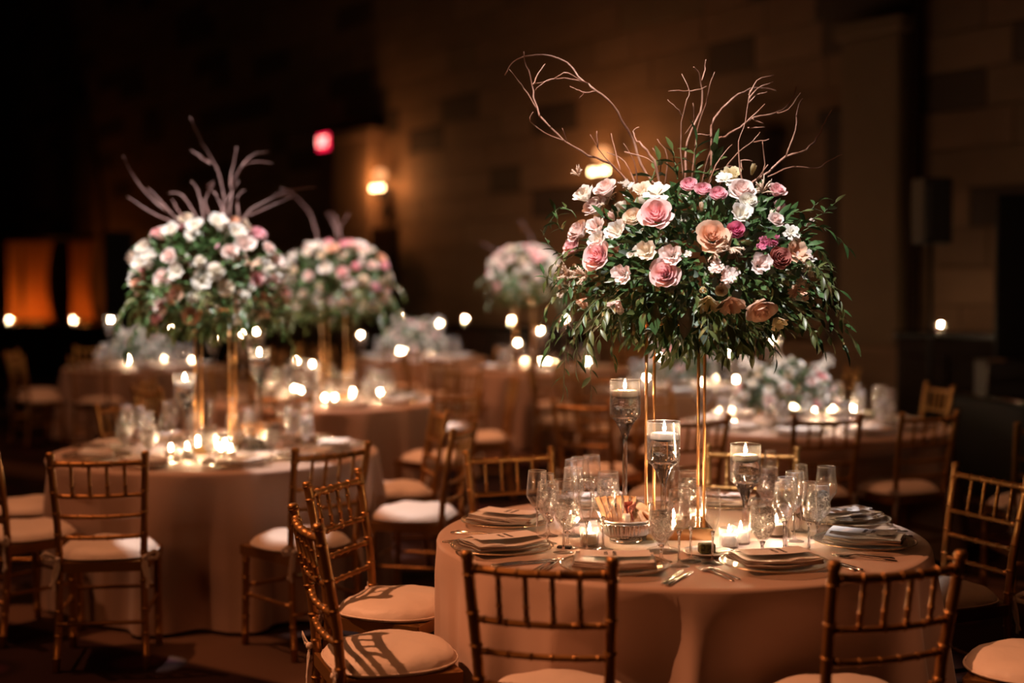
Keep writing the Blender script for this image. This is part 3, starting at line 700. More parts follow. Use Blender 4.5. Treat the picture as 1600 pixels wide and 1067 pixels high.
def fmesh(kind, colr, var=0):
    k = (kind, colr, var)
    if k not in FM: FM[k] = KIND[kind](random.Random(hash(kind) % 1 + len(kind) * 7 + var * 13)).mesh(kind, M[colr])
    return FM[k]
def place_flower(parent, kind, colr, pos, nrm, r, rnd, petals=False):
    q = Vector(nrm).normalized().to_track_quat('Z', 'Y'); e_ = q.to_euler()
    m_ = q.to_matrix() @ Matrix.Rotation(rnd.random() * 6.28, 3, 'Z'); e_ = m_.to_euler()
    if petals:
        k = ('core', colr)
        if k not in FM:
            rn = random.Random(4); FM[k] = rose_core(rn).mesh('rose', M[colr]); FM['pet', colr] = [x_.mesh('petal', M[colr]) for x_ in rose_outer(rn)]
        o = O('rose', FM[k], parent, pos, e_, r)
        for x_ in FM['pet', colr]: O('petal', x_, o)
        return o
    return O(kind, fmesh(kind, colr, rnd.randrange(2)), parent, pos, e_, r)
# leaves
def leaf_geo(L, w, bend=.25, fold=.3):
    vs = []; fs = []
    for i, (t_, k) in enumerate(((0, .08), (.25, .8), (.5, 1), (.78, .6), (1, .02))):
        z = -bend * L * t_ * t_; x = w * k / 2
        vs += [(-x, L * t_, z + fold * x), (0, L * t_, z), (x, L * t_, z + fold * x)]
    for i in range(4): fs += [(3 * i, 3 * i + 1, 3 * i + 4, 3 * i + 3), (3 * i + 1, 3 * i + 2, 3 * i + 5, 3 * i + 4)]
    return vs, fs
leafm = [MB().add(*leaf_geo(L_, w_, b_)).mesh('leaf', M[mm]) for L_, w_, b_, mm in ((.052, .016, .2, 'leaf'), (.060, .015, .35, 'leaf'), (.046, .018, .1, 'leaf2'))]
def curve_pts(p0, d0, L, droop, rnd, n=12):
    p = Vector(p0); d = Vector(d0).normalized(); out = [p.copy()]; st = L / n
    for i in range(n):
        d = (d + Vector((0, 0, -droop * (i + 1) / n)) + Vector((rnd.uniform(-1, 1), rnd.uniform(-1, 1), rnd.uniform(-1, 1))) * .06).normalized(); p = p + d * st; out.append(p.copy())
    return out
def look(dirv, roll=0):
    y = dirv.normalized(); z = Vector((0, 0, 1)) - y * y.z
    if z.length < .1: z = Vector((1, 0, 0))
    z.normalize(); x = y.cross(z); m_ = Matrix((x, y, z)).transposed(); return m_ @ Matrix.Rotation(roll, 3, 'Y')
def sprig(parent, pts_, nl, rnd, parts, sc=1, mat='leaf', name='greenery_sprig'):
    st = MB().tube(pts_, [.0022 * sc * (1 - .6 * i / len(pts_)) for i in range(len(pts_))], 5)
    leaves = []
    for i in range(nl):
        f = .22 + .78 * i / max(nl - 1, 1); k = f * (len(pts_) - 1); a = int(min(k, len(pts_) - 2)); p = pts_[a].lerp(pts_[a + 1], k - a); tg = (pts_[a + 1] - pts_[a]).normalized()
        side = tg.cross(Vector((0, 0, 1))); side = side.normalized() if side.length > .1 else Vector((1, 0, 0))
        d = tg * rnd.uniform(.5, .9) + side * (1 if i % 2 else -1) * rnd.uniform(.5, .9) + Vector((0, 0, rnd.uniform(-.35, .25)))
        if i == nl - 1: d = tg
        leaves.append((p, look(d, rnd.uniform(-.8, .8)), rnd.uniform(.75, 1.15) * sc))
    if parts:
        o = O(name, st.mesh(name, M['stem']), parent)
        for p, m_, s_ in leaves: O('leaf', leafm[rnd.randrange(3)], o, p, m_.to_euler(), s_)
    else:
        mb = MB().add(st.v, st.f); vs, fs = leaf_geo(.055, .017)
        for p, m_, s_ in leaves: mb.add([m_ @ (Vector(v) * s_) + p for v in vs], fs)
        o = O(name, mb.mesh(name, M[mat]), parent)
    return o
def foliage(parent, C, rad, n, rnd, mat, L=.05, w=.018, name='foliage', zlo=-1, zhi=1, spread=1.0):
    mb = MB(); vs, fs = leaf_geo(L, w)
    for _ in range(n):
        z = rnd.uniform(zlo, zhi); a = rnd.random() * 6.28; s_ = math.sqrt(max(0, 1 - z * z)); d = Vector((s_ * math.cos(a), s_ * math.sin(a), z))
        k = rnd.uniform(.50, 1.02) * spread; p = Vector((d.x * rad[0] * k, d.y * rad[1] * k, d.z * rad[2] * k)) + C
        dd = d + Vector((rnd.uniform(-1, 1), rnd.uniform(-1, 1), rnd.uniform(-1, .6))) * .8
        m_ = look(dd, rnd.uniform(-2, 2)); sc = rnd.uniform(.7, 1.25)
        mb.add([m_ @ (Vector(v) * sc) + p for v in vs], fs)
    o = O(name, mb.mesh(name, M[mat]), parent); o['kind'] = 'stuff'; return o
def branch(parent, pts_, r0, rnd, name='willow_branch', mat='bark'):
    P = []                                 # smooth + slight kinks
    for i in range(len(pts_) - 1):
        a = pts_[max(i - 1, 0)]; b_ = pts_[i]; c_ = pts_[i + 1]; d = pts_[min(i + 2, len(pts_) - 1)]
        for q in (0, .34, .67):
            v = .5 * ((2 * b_) + (c_ - a) * q + (2 * a - 5 * b_ + 4 * c_ - d) * q * q + (3 * b_ - a - 3 * c_ + d) * q ** 3); P.append(v + Vector((rnd.uniform(-1, 1), rnd.uniform(-1, 1), rnd.uniform(-1, 1))) * r0 * .7)
    P.append(pts_[-1]); n_ = len(P)
    return O(name, MB().tube(P, [r0 * (1 - .62 * i / n_) * rnd.uniform(.88, 1.15) for i in range(n_)], 6).mesh(name, M[mat]), parent)

def stand(p, label, w=.18, d=.16, h=1.5, pr=.0055, sh=.022):
    t_ = thing('flower_stand', label, 'stand', p)
    O('base', bm_mesh(bevel_box((w + .05, d + .08, .045), .003, 1, (0, 0, .0225)), 'base', M['mirror_gold']), t_)
    pm = MB().tube([(0, 0, .045), (0, 0, h - .75)], pr, 10).mesh('post', M['brass'])
    for sx in (-1, 1):
        for sy in (-1, 1): O('post', pm, t_, (sx * w / 2 + sh * sy, sy * d / 2, 0))
    O('top_plate', bm_mesh(bevel_box((w + .04, d + .04, .012), .002, 1, (0, 0, h - .75 - .004)), 'top_plate', M['brass']), t_)
    return t_
RF = random.Random(21)
# --- nearest arrangement
s1 = stand(Vector((.576, 4.70, .75)), 'four-post gold stand carrying the big flowers on the nearest table')
C1 = Vector((.649, 4.69, 1.69)); RAD = (.43, .40, .33)
A1 = thing('flower_arrangement', 'large sharp arrangement of roses, greenery and curly willow on the nearest gold stand', 'flowers', (0, 0, 0))
A1.location = C1; L1 = lambda v: Vector(v) - C1
def on_ell(px, py, C, rad, k=1.0):
    d = ray(px, py); o_ = Vector((0, 0, EYE)) - C; q = [Vector((v.x / rad[0] / k, v.y / rad[1] / k, v.z / rad[2] / k)) for v in (o_, d)]
    a = q[1].dot(q[1]); b_ = 2 * q[0].dot(q[1]); c_ = q[0].dot(q[0]) - 1; D = b_ * b_ - 4 * a * c_
    t_ = (-b_ - math.sqrt(D)) / (2 * a) if D > 0 else -b_ / (2 * a); p = Vector((0, 0, EYE)) + d * t_
    n_ = p - C; n_ = Vector((n_.x / rad[0] ** 2, n_.y / rad[1] ** 2, n_.z / rad[2] ** 2)).normalized(); return p, n_
FL1 = [(1026, 338, 28, 'rose', 'rose', 1), (991, 343, 16, 'ranunculus', 'cream'), (936, 400, 24, 'rose', 'rose', 1), (1040, 427, 24, 'rose', 'rose', 1), (974, 427, 14, 'lisianthus', 'blush'),
       (966, 362, 15, 'lisianthus', 'white'), (1049, 398, 15, 'lisianthus', 'blush'), (1029, 308, 18, 'star_flower', 'white'), (1077, 293, 14, 'ranunculus', 'hotpink'), (1098, 300, 13, 'ranunculus', 'hotpink'), (1121, 307, 14, 'ranunculus', 'hotpink'),
       (1113, 370, 26, 'rose', 'peach', 1), (1148, 362, 15, 'ranunculus', 'magenta'), (1158, 300, 22, 'rose', 'blush', 1), (1167, 318, 15, 'ranunculus', 'white'), (1156, 336, 15, 'lisianthus', 'white'), (1212, 300, 14, 'rose', 'rose'),
       (1143, 276, 14, 'lisianthus', 'buttery'), (1133, 286, 13, 'star_flower', 'white'), (948, 297, 20, 'rose', 'blush', 1), (914, 306, 15, 'lisianthus', 'white'), (930, 325, 20, 'rose', 'blush', 1), (978, 298, 15, 'blossom_cluster', 'white'), (1004, 300, 13, 'lisianthus', 'cream'),
       (906, 362, 19, 'rose', 'blush', 1), (934, 356, 14, 'lisianthus', 'blush'), (936, 376, 13, 'lisianthus', 'white'), (897, 385, 18, 'rose', 'rose', 1), (893, 432, 22, 'astilbe', 'astilbe'), (917, 430, 17, 'astilbe', 'astilbe'), (948, 316, 17, 'astilbe', 'astilbe'),
       (1010, 392, 15, 'lisianthus', 'cream'), (966, 476, 12, 'lisianthus', 'blush'), (1185, 412, 15, 'lisianthus', 'blush'), (1215, 404, 18, 'ranunculus', 'dusty'), (1241, 393, 17, 'lisianthus', 'peach'), (1252, 400, 12, 'star_flower', 'blush'),
       (1122, 430, 22, 'blossom_cluster', 'blush'), (1107, 472, 16, 'lisianthus', 'buttery'), (1142, 474, 17, 'lisianthus', 'peach'), (1187, 483, 25, 'rose', 'peach', 1), (1213, 503, 13, 'lisianthus', 'buttery'), (1247, 452, 15, 'blossom_cluster', 'peach'),
       (1232, 366, 12, 'star_flower', 'white'), (1210, 345, 11, 'rose', 'blush'), (1193, 386, 12, 'blossom_cluster', 'magenta'), (1205, 375, 9, 'blossom_cluster', 'magenta'), (914, 472, 11, 'lisianthus', 'peach'), (1140, 385, 19, 'astilbe', 'astilbe'), (1114, 396, 14, 'astilbe', 'astilbe'),
       (1190, 300, 15, 'astilbe', 'astilbe'), (1262, 420, 10, 'blossom_cluster', 'cream'), (958, 340, 9, 'flower_bud', 'blush'), (880, 450, 13, 'blossom_cluster', 'cream'), (905, 275, 10, 'astilbe', 'astilbe'), (1098, 452, 12, 'flower_bud', 'buttery'), (1126, 452, 10, 'ranunculus', 'buttery'), (1262, 350, 8, 'flower_bud', 'blush'), (1175, 268, 9, 'flower_bud', 'buttery')]
for f_ in FL1:
    p, n_ = on_ell(f_[0], f_[1], C1, RAD)
    nn = (n_ * .75 + Vector((-.1, -.5, .28))) if f_[1] < 455 else (n_ + Vector((0, -.2, -.7)))
    r_ = f_[2] / F * p.y * (1.16 if len(f_) > 5 else 1.28); q_ = L1(p + n_ * .01)
    place_flower(A1, f_[3], f_[4], q_, nn, r_, RF, len(f_) > 5)
for i in range(26):                  # the side turned away from us
    a = RF.uniform(.15, PI - .15); z = RF.uniform(-.2, .85); s_ = math.sqrt(1 - z * z); d = Vector((s_ * math.cos(a), s_ * math.sin(a), z))
    place_flower(A1, *RF.choice((('rose', 'blush'), ('rose', 'rose'), ('lisianthus', 'white'), ('ranunculus', 'cream'), ('blossom_cluster', 'white'))), Vector((d.x * RAD[0], d.y * RAD[1], d.z * RAD[2])), d, RF.uniform(.03, .045), RF)
for i in range(26):
    px, py = RF.uniform(900, 1255), RF.uniform(285, 450)
    if all(math.hypot(px - f_[0], py - f_[1]) > f_[2] + 9 for f_ in FL1):
        p, n_ = on_ell(px, py, C1, RAD, .97); k_, c_ = RF.choice((('blossom_cluster', 'white'), ('flower_bud', 'blush'), ('star_flower', 'white'), ('lisianthus', 'white'), ('flower_bud', 'cream')))
        place_flower(A1, k_, c_, L1(p), n_ + Vector((-.1, -.3, .4)), RF.uniform(.012, .022), RF)
foliage(A1, Vector((0, 0, 0)), (.41, .38, .30), 2300, RF, 'leaf'); foliage(A1, Vector((.02, 0, -.04)), (.43, .38, .28), 900, RF, 'leaf2', zhi=.2)
foliage(A1, Vector((0, 0, -.02)), (.36, .34, .29), 320, RF, 'euc', .05, .032, 'eucalyptus_leaves')
# hanging broad leaves under the middle
for px, py, L_ in ((1030, 520, .09), (1050, 512, .10), (1078, 505, .11), (1020, 500, .10), (1096, 520, .08), (1010, 505, .08), (1122, 515, .09), (1136, 525, .08), (1060, 535, .07), (965, 512, .08), (1085, 540, .06)):
    p, n_ = on_ell(px, py, C1, (.43, .36, .36)); mb = MB().add(*leaf_geo(L_, L_ * .5, .1, .25)); O('broad_leaf', mb.mesh('broad_leaf', M[RF.choice(('euc', 'leaf2', 'leaf2', 'leaf'))]), A1, L1(p) + Vector((0, 0, L_ * .5)), look(Vector((RF.uniform(-.4, .4), -.2, -1)), RF.uniform(-.6, .6)).to_euler())
# long trailing sprigs: (start px,py) -> direction via end px,py
SP1 = [((900, 470), (852, 560)), ((890, 480), (880, 612)), ((915, 490), (925, 612)), ((905, 455), (845, 500)), ((890, 400), (852, 372)), ((900, 340), (856, 352)), ((940, 500), (960, 565)), ((905, 500), (900, 575)),
       ((1250, 470), (1322, 548)), ((1255, 450), (1322, 500)), ((1245, 485), (1300, 535)), ((1255, 430), (1310, 455)), ((1225, 350), (1305, 318)), ((1240, 330), (1285, 310)), ((1240, 370), (1325, 388)), ((1230, 500), (1285, 545)),
       ((1085, 280), (1088, 222)), ((1060, 280), (1052, 235)), ((1100, 280), (1118, 232)), ((1010, 285), (1030, 250)), ((1250, 400), (1300, 420)), ((895, 430), (848, 430)), ((1180, 510), (1215, 560)), ((930, 505), (890, 545)), ((1265, 465), (1330, 530)), ((880, 360), (868, 330))]
for (a, b_) in SP1:
    pa, n_ = on_ell(a[0], a[1], C1, (.38, .30, .30)); pb = at(b_[0], b_[1], pa.y + RF.uniform(-.06, .06)); d = pb - pa; L_ = d.length * 1.12; down = b_[1] > a[1] + 60
    P = []; 
    for k in range(13):
        q = k / 12; P.append(L1(pa.lerp(pb, q) + Vector((RF.uniform(-1, 1), RF.uniform(-1, 1), RF.uniform(-1, 1))) * .004 + Vector((0, 0, (.05 if b_[1] > a[1] else -.02) * math.sin(PI * q)))))
    sprig(A1, P, max(7, min(13, int(L_ / .018))), RF, True, 1.45 if b_[1] < 260 else 1.0)
for i in range(26):                  # side, back and underside sprigs
    a = RF.uniform(0, 6.28); d = Vector((math.cos(a), math.sin(a), RF.uniform(-.5, .3))); P = curve_pts(Vector((d.x * .34, d.y * .3, d.z * .25)), d, RF.uniform(.14, .28), .30, RF)
    sprig(A1, P, 11, RF, False, .9, RF.choice(('leaf', 'leaf2')))
Z7 = lambda x, y: (780 + x / 2.857, 70 + y / 2.857)
BR1 = [[(720, 660), (630, 530), (600, 420), (560, 360), (510, 270), (430, 205), (380, 165), (300, 80), (200, 42), (110, 55), (60, 80), (25, 135)], [(620, 660), (500, 535), (400, 495), (290, 430), (200, 340), (160, 260), (150, 180), (120, 90), (110, 30)],
       [(385, 165), (290, 150), (210, 160), (160, 205)], [(395, 175), (340, 145), (290, 125), (240, 155), (160, 172)], [(430, 210), (380, 212), (345, 200), (315, 185)], [(380, 212), (358, 240)], [(150, 180), (175, 130), (205, 85)], [(170, 285), (125, 215), (85, 160), (45, 110)],
       [(290, 430), (200, 390), (140, 340), (152, 300)], [(620, 640), (600, 520), (555, 440)], [(720, 640), (690, 520), (640, 450), (605, 420), (600, 385), (625, 368)], [(610, 640), (560, 520), (480, 480)], [(540, 560), (520, 480), (500, 395)], [(600, 640), (530, 560), (470, 500), (405, 400)], [(440, 460), (436, 385)],
       [(820, 620), (810, 400), (830, 270), (850, 205), (815, 130)], [(850, 205), (800, 206), (755, 208)], [(850, 205), (890, 200), (925, 185)], [(830, 620), (840, 430), (900, 300), (905, 200), (885, 120), (868, 100)], [(905, 160), (918, 110), (923, 65)], [(860, 620), (885, 380), (925, 260), (940, 180), (962, 120)],
       [(830, 400), (870, 330), (865, 260)], [(815, 320), (790, 280), (752, 245)], [(945, 640), (950, 360), (980, 310), (1040, 240), (1120, 200), (1190, 195), (1235, 205)], [(1115, 225), (1150, 160), (1225, 135)], [(1112, 250), (1150, 195), (1222, 165)], [(1115, 260), (1150, 225), (1195, 210)],
       [(900, 640), (960, 445), (1030, 400), (1090, 355), (1140, 325), (1240, 305), (1300, 260), (1325, 185)], [(1240, 305), (1290, 290), (1345, 215)], [(1090, 640), (1075, 560), (1070, 430), (1100, 340), (1120, 200)], [(1105, 345), (1150, 300), (1185, 265)], [(1110, 370), (1185, 368)], [(1130, 330), (1180, 352)],
       [(980, 640), (1010, 550), (1070, 480), (1130, 430), (1165, 390)], [(1130, 435), (1170, 430), (1205, 420)], [(1090, 640), (1200, 570), (1280, 500), (1370, 470), (1420, 410), (1452, 345), (1485, 290)], [(1280, 500), (1320, 380), (1330, 290), (1355, 240)], [(1200, 590), (1310, 545), (1420, 550), (1470, 520), (1530, 490)],
       [(1085, 555), (1080, 515), (1130, 520)], [(1170, 600), (1185, 530), (1175, 430)], [(1150, 600), (1200, 535)], [(740, 640), (750, 500), (705, 420)], [(930, 620), (990, 500), (1040, 445)], [(940, 620), (960, 560), (1045, 540)], [(700, 640), (720, 540), (685, 460)], [(885, 400), (945, 402)], [(560, 480), (640, 500), (690, 530)], [(300, 430), (282, 372)]]
for i, b_ in enumerate(BR1):
    Yb = 4.66 + RF.uniform(-.14, .14); big = len(b_) > 5
    if b_[0][1] < 560: Yb = 4.66
    branch(A1, [L1(at(*Z7(x_, y_), Yb + .03 * math.sin(k + i))) for k, (x_, y_) in enumerate(b_)], .0048 if big else .0028, RF)

# --- generic tall and low arrangements
PAL = [('rose', 'rose'), ('ranunculus', 'hotpink'), ('lisianthus', 'white'), ('rose', 'blush'), ('rose', 'blush'), ('lisianthus', 'white'), ('ranunculus', 'cream'), ('ranunculus', 'hotpink'), ('blossom_cluster', 'white'), ('blossom_cluster', 'white'), ('rose', 'peach'), ('astilbe', 'astilbe'), ('lisianthus', 'blush'), ('ranunculus', 'white')]
PALW = [('rose', 'blush'), ('lisianthus', 'white'), ('blossom_cluster', 'white'), ('ranunculus', 'white'), ('ranunculus', 'cream'), ('rose', 'rose')]
def blooms(A, rad, n, rnd, pal, zlo, r0, r1):
    pts_ = []; tries = 0
    while len(pts_) < n and tries < 4000:
        tries += 1; z = rnd.uniform(zlo, .98); a = rnd.random() * 6.28; s_ = math.sqrt(1 - z * z); d = Vector((s_ * math.cos(a), s_ * math.sin(a), z))
        if d.y > .35: continue
        if all((d - q).length > .235 for q in pts_): pts_.append(d)
    for d in pts_:
        k, c_ = rnd.choice(pal); place_flower(A, k, c_, Vector((d.x * rad[0], d.y * rad[1], d.z * rad[2])), d * .8 + Vector((0, -.4, .25)), rnd.uniform(r0, r1), rnd)
    for _ in range(n // 3):
        z = rnd.uniform(zlo, .9); a = rnd.uniform(.3, 2.84); s_ = math.sqrt(1 - z * z); d = Vector((s_ * math.cos(a), s_ * math.sin(a), z)); k, c_ = rnd.choice(pal); place_flower(A, k, c_, Vector((d.x * rad[0], d.y * rad[1], d.z * rad[2])), d, rnd.uniform(r0, r1), rnd)
def tall(p, zc, rad, n, label, slabel, seed, brs=None, pal=PAL, Yb=None, nf=900):
    rnd = random.Random(seed); stand(Vector((p[0] + (.035 if seed == 31 else 0), p[1], .75)), slabel, sh=-.002 if seed == 31 else .012); C = Vector((p[0], p[1], zc))
    A = thing('flower_arrangement', label, 'flowers', C); blooms(A, rad, n, rnd, pal, -.72, .038, .060)
    foliage(A, Vector((0, 0, -.02)), (rad[0] * .98, rad[1] * .98, rad[2] * .95), nf, rnd, 'leaf', .065, .022); foliage(A, Vector((0, 0, -.10)), (rad[0] * 1.05, rad[1], rad[2] * .8), nf // 2, rnd, 'leaf2', .065, .022, zhi=.1)
    for i in range(22):
        a = rnd.uniform(0, 6.28); d = Vector((math.cos(a), math.sin(a), rnd.uniform(-.7, .1))); sprig(A, curve_pts(Vector((d.x * rad[0] * .8, d.y * rad[1] * .8, d.z * rad[2] * .8 - .03)), d, rnd.uniform(.16, .30), .30, rnd), 11, rnd, False, 1.1, rnd.choice(('leaf', 'leaf2')))
    for b_ in brs or []: branch(A, [at(x_, y_, C.y - .05 + .1 * math.sin(k)) - C for k, (x_, y_) in enumerate(b_)], .0065, rnd, mat='bark2')
    return A
Z5 = lambda L_: [(160 + x_ / 2.809, 180 + y_ / 2.809) for x_, y_ in L_]
B2 = [Z5(q) for q in ([(545, 480), (520, 280), (470, 180), (420, 90), (385, 10)], [(475, 215), (440, 190), (390, 155)], [(560, 320), (570, 250), (590, 140)], [(560, 460), (570, 300), (620, 220), (690, 205), (745, 210)], [(610, 230), (650, 180), (730, 158)], [(450, 470), (420, 330), (390, 290)], [(420, 460), (350, 350), (290, 345)],
     [(500, 470), (560, 350), (600, 290)], [(600, 470), (690, 390), (840, 325), (935, 318)], [(350, 480), (230, 380), (130, 260), (90, 180)], [(340, 480), (200, 420), (110, 360)], [(470, 440), (450, 370), (490, 300)], [(600, 440), (590, 370), (625, 330)], [(640, 440), (740, 400), (850, 340), (780, 320)], [(360, 450), (320, 400), (310, 370)], [(310, 440), (240, 360), (200, 320)], [(540, 460), (500, 350), (460, 320), (490, 290)])]
tall((-1.60, 7.06), 1.68, (.38, .36, .31), 58, 'tall blurred arrangement of white and pink flowers on the left table', 'four-post gold stand on the left table', 31, B2)
B3 = [Z5(q) for q in ([(950, 560), (920, 450), (870, 380), (820, 345), (760, 350)], [(1040, 560), (1010, 470), (985, 430)], [(1050, 560), (1040, 500), (1080, 430)], [(1050, 550), (1020, 450), (1000, 430)])]
tall((-1.33, 10.15), 1.66, (.42, .36, .30), 52, 'tall blurred pink and cream arrangement behind the left one', 'four-post gold stand behind the left table', 33, B3, nf=700)
B6 = [[(836, 390), (828, 367), (812, 345)], [(800, 410), (782, 397), (752, 379)]]
tall((.13, 13.9), 1.74, (.36, .32, .30), 52, 'small-looking far arrangement of white flowers left of the nearest one', 'four-post gold stand on the far centre table', 36, B6, PALW, nf=500)
STN = {2: (-1.60, 7.06), 3: (-1.33, 10.15), 6: (.13, 13.9)}
MOUND = {7: (1.70, 8.30), 8: (1.42, 11.3), 4: (-3.95, 14.3), 5: (-1.17, 16.0)}
bowl_m = MB().lathe([(0, 0), (.07, 0), (.09, .02), (.13, .09), (.125, .095), (.08, .03), (0, .01)], 24).mesh('bowl', M['silver'])
def low(p, rad, n, label, seed, pal=PALW):
    rnd = random.Random(seed); A = thing('flower_centrepiece', label, 'flowers', (p[0], p[1], .75)); O('bowl', bowl_m, A)
    H_ = Vector((0, 0, .16)); sub = bpy.data.objects.new('flower_mound', None); COL.objects.link(sub); sub.parent = A; sub.location = H_
    blooms(sub, rad, n, rnd, pal, -.05, .034, .052); foliage(sub, Vector((0, 0, 0)), rad, 500, rnd, 'leaf', .06, .02, zlo=-.2); foliage(sub, Vector((0, 0, 0)), rad, 160, rnd, 'euc', .05, .03, 'eucalyptus_leaves', zlo=-.2)
    for i in range(7):
        a = rnd.uniform(0, 6.28); d = Vector((math.cos(a) * .8, math.sin(a) * .8, 1)); b0 = Vector((d.x * rad[0] * .7, d.y * rad[1] * .7, rad[2] * .7)); P = curve_pts(b0, d, rnd.uniform(.12, .2), .1, rnd)
        for q in (5, 8, 11): place_flower(sub, 'blossom_cluster', 'white', P[q], d, .034, rnd)
    return A
low((1.70, 8.30), (.30, .27, .24), 34, 'low mound of white and pink flowers on the right-hand table', 41)
low((1.42, 11.3), (.30, .27, .24), 26, 'low pink and white flowers seen through the nearest gold stand', 42, PAL)
low((-3.95, 14.3), (.30, .26, .24), 24, 'low white flowers on the far left table', 43)
low((-1.17, 16.0), (.36, .3, .28), 28, 'low pale flowers on the far centre table', 44)

# ------------------------------------------------------------------ nearest table: settings
ch_m = MB().lathe([(0, .008), (.085, .008), (.11, .010), (.15, .016), (.168, .020), (.1695, .022), (.168, .0235), (.15, .019), (.11, .013), (.085, .011), (0, .011)], 56).mesh('plate_disc', M['charger'])
rim_m = MB().lathe([(.1665, .0195), (.1705, .0205), (.1715, .0225), (.170, .0245), (.1665, .0235)], 56, closed=True).mesh('rim', M['rim'])
foot_m = MB().lathe([(.08, 0), (.086, 0), (.088, .009), (.080, .009)], 40, closed=True).mesh('foot_ring', M['charger'])
def napkin_mesh(seed):
    rnd = random.Random(seed); mb = MB()
    for k in range(3):
        w, d = .255 - .006 * k, .165 - .008 * k; z0 = .022 + k * .0068; p1, p2 = rnd.uniform(0, 6), rnd.uniform(0, 6)
        def top(u, v, dz=0, w=w, d=d, z0=z0, k=k):
            x_ = (u - .5) * w; y_ = (v - .5) * d * (1 + .05 * math.sin(3 * u + p1)); dip = -.010 * math.exp(-((u - .5) / .16) ** 2) * (1 - v) * (k > 1)
            return (x_, y_, z0 + dz + .0025 * math.sin(8 * u + p1) + .0020 * math.sin(7 * v + p2) + .016 * abs(u - .5) ** 2 + dip)
        n = len(mb.v); mb.grid(lambda u, v: top(u, v, .0066), 12, 6); mb.grid(lambda u, v: top(u, v, 0), 12, 6)
        per = [(i, 0) for i in range(12)] + [(12, j) for j in range(6)] + [(i, 6) for i in range(12, 0, -1)] + [(0, j) for j in range(6, 0, -1)]
        idx = [i * 7 + j for i, j in per]
        for a, b_ in zip(idx, idx[1:] + idx[:1]): mb.f.append((n + a, n + b_, n + 91 + b_, n + 91 + a))
    return mb.mesh('napkin', M['napkin'])
napm = [napkin_mesh(s_) for s_ in (1, 2, 3)]
card_m = MB(); card_m.grid(lambda u, v: ((u - .5) * .215, (v - .5) * .095, .0520 + .012 * (u - .5) ** 2), 8, 2); n91 = len(card_m.v)
card_m.grid(lambda u, v: ((u - .5) * .215, (v - .5) * .095, .0512 + .012 * (u - .5) ** 2), 8, 2); card_m = card_m.mesh('menu_card', M['card'])
def ink_mesh(seed):
    rnd = random.Random(seed); mb = MB()
    for r_, n_ in ((0, 6), (1, 8)):
        for i in range(n_):
            x_ = -.012 + r_ * .020; y_ = (i - n_ / 2) * .0065 + .004; mb.box((x_, y_, .0526), (.009, .0012, .0006)); 
            mb.box((x_ + rnd.uniform(-.003, .003), y_ + .002, .0526), (.0014, .004, .0006))
    return mb.mesh('lettering', M['ink'], False)
inkm = ink_mesh(2)
def strip(sec):      # (y, halfwidth, z, thick)
    vs = []; fs = []
    for y, w, z, h in sec: vs += [(-w, y, z), (w, y, z), (w * .8, y, z + h), (-w * .8, y, z + h)]
    for i in range(len(sec) - 1):
        for j in range(4): fs.append((4 * i + j, 4 * i + (j + 1) % 4, 4 * i + 4 + (j + 1) % 4, 4 * i + 4 + j))
    fs += [(3, 2, 1, 0), tuple(4 * (len(sec) - 1) + j for j in range(4))]
    return MB().add(vs, fs)
fk = strip([(-.10, .003, .001, .003), (-.095, .0075, .001, .004), (-.06, .0062, .002, .004), (-.02, .0028, .004, .004), (.02, .0025, .008, .003), (.035, .004, .006, .002), (.05, .011, .003, .002), (.062, .012, .002, .002)])
for x_ in (-.0095, -.0032, .0032, .0095):
    q = strip([(.060, .0022, .002, .002), (.08, .0018, .003, .002), (.100, .0010, .007, .0015)]); fk.add([(v[0] + x_, v[1], v[2]) for v in q.v], q.f)
fk = fk.mesh('fork', M['steel']); 
kn = strip([(-.115, .004, .001, .005), (-.11, .0085, .001, .006), (-.06, .0072, .001, .006), (-.01, .0055, .001, .006), (0, .004, .001, .005), (.01, .008, .001, .003), (.06, .010, .001, .002), (.10, .008, .001, .0015), (.12, .001, .001, .001)]).mesh('knife', M['steel'])
PLACES = [((793, 821), 'left rear setting'), ((785, 862), 'leftmost front setting'), ((960, 892), 'front setting left of centre'), ((1210, 888), 'front setting right of centre'), ((1351, 854), 'right front setting'), ((1318, 818), 'right rear setting'), ((1128, 792), 'far setting between the tall vases'), ((930, 792), 'far setting behind the bread bowl')]
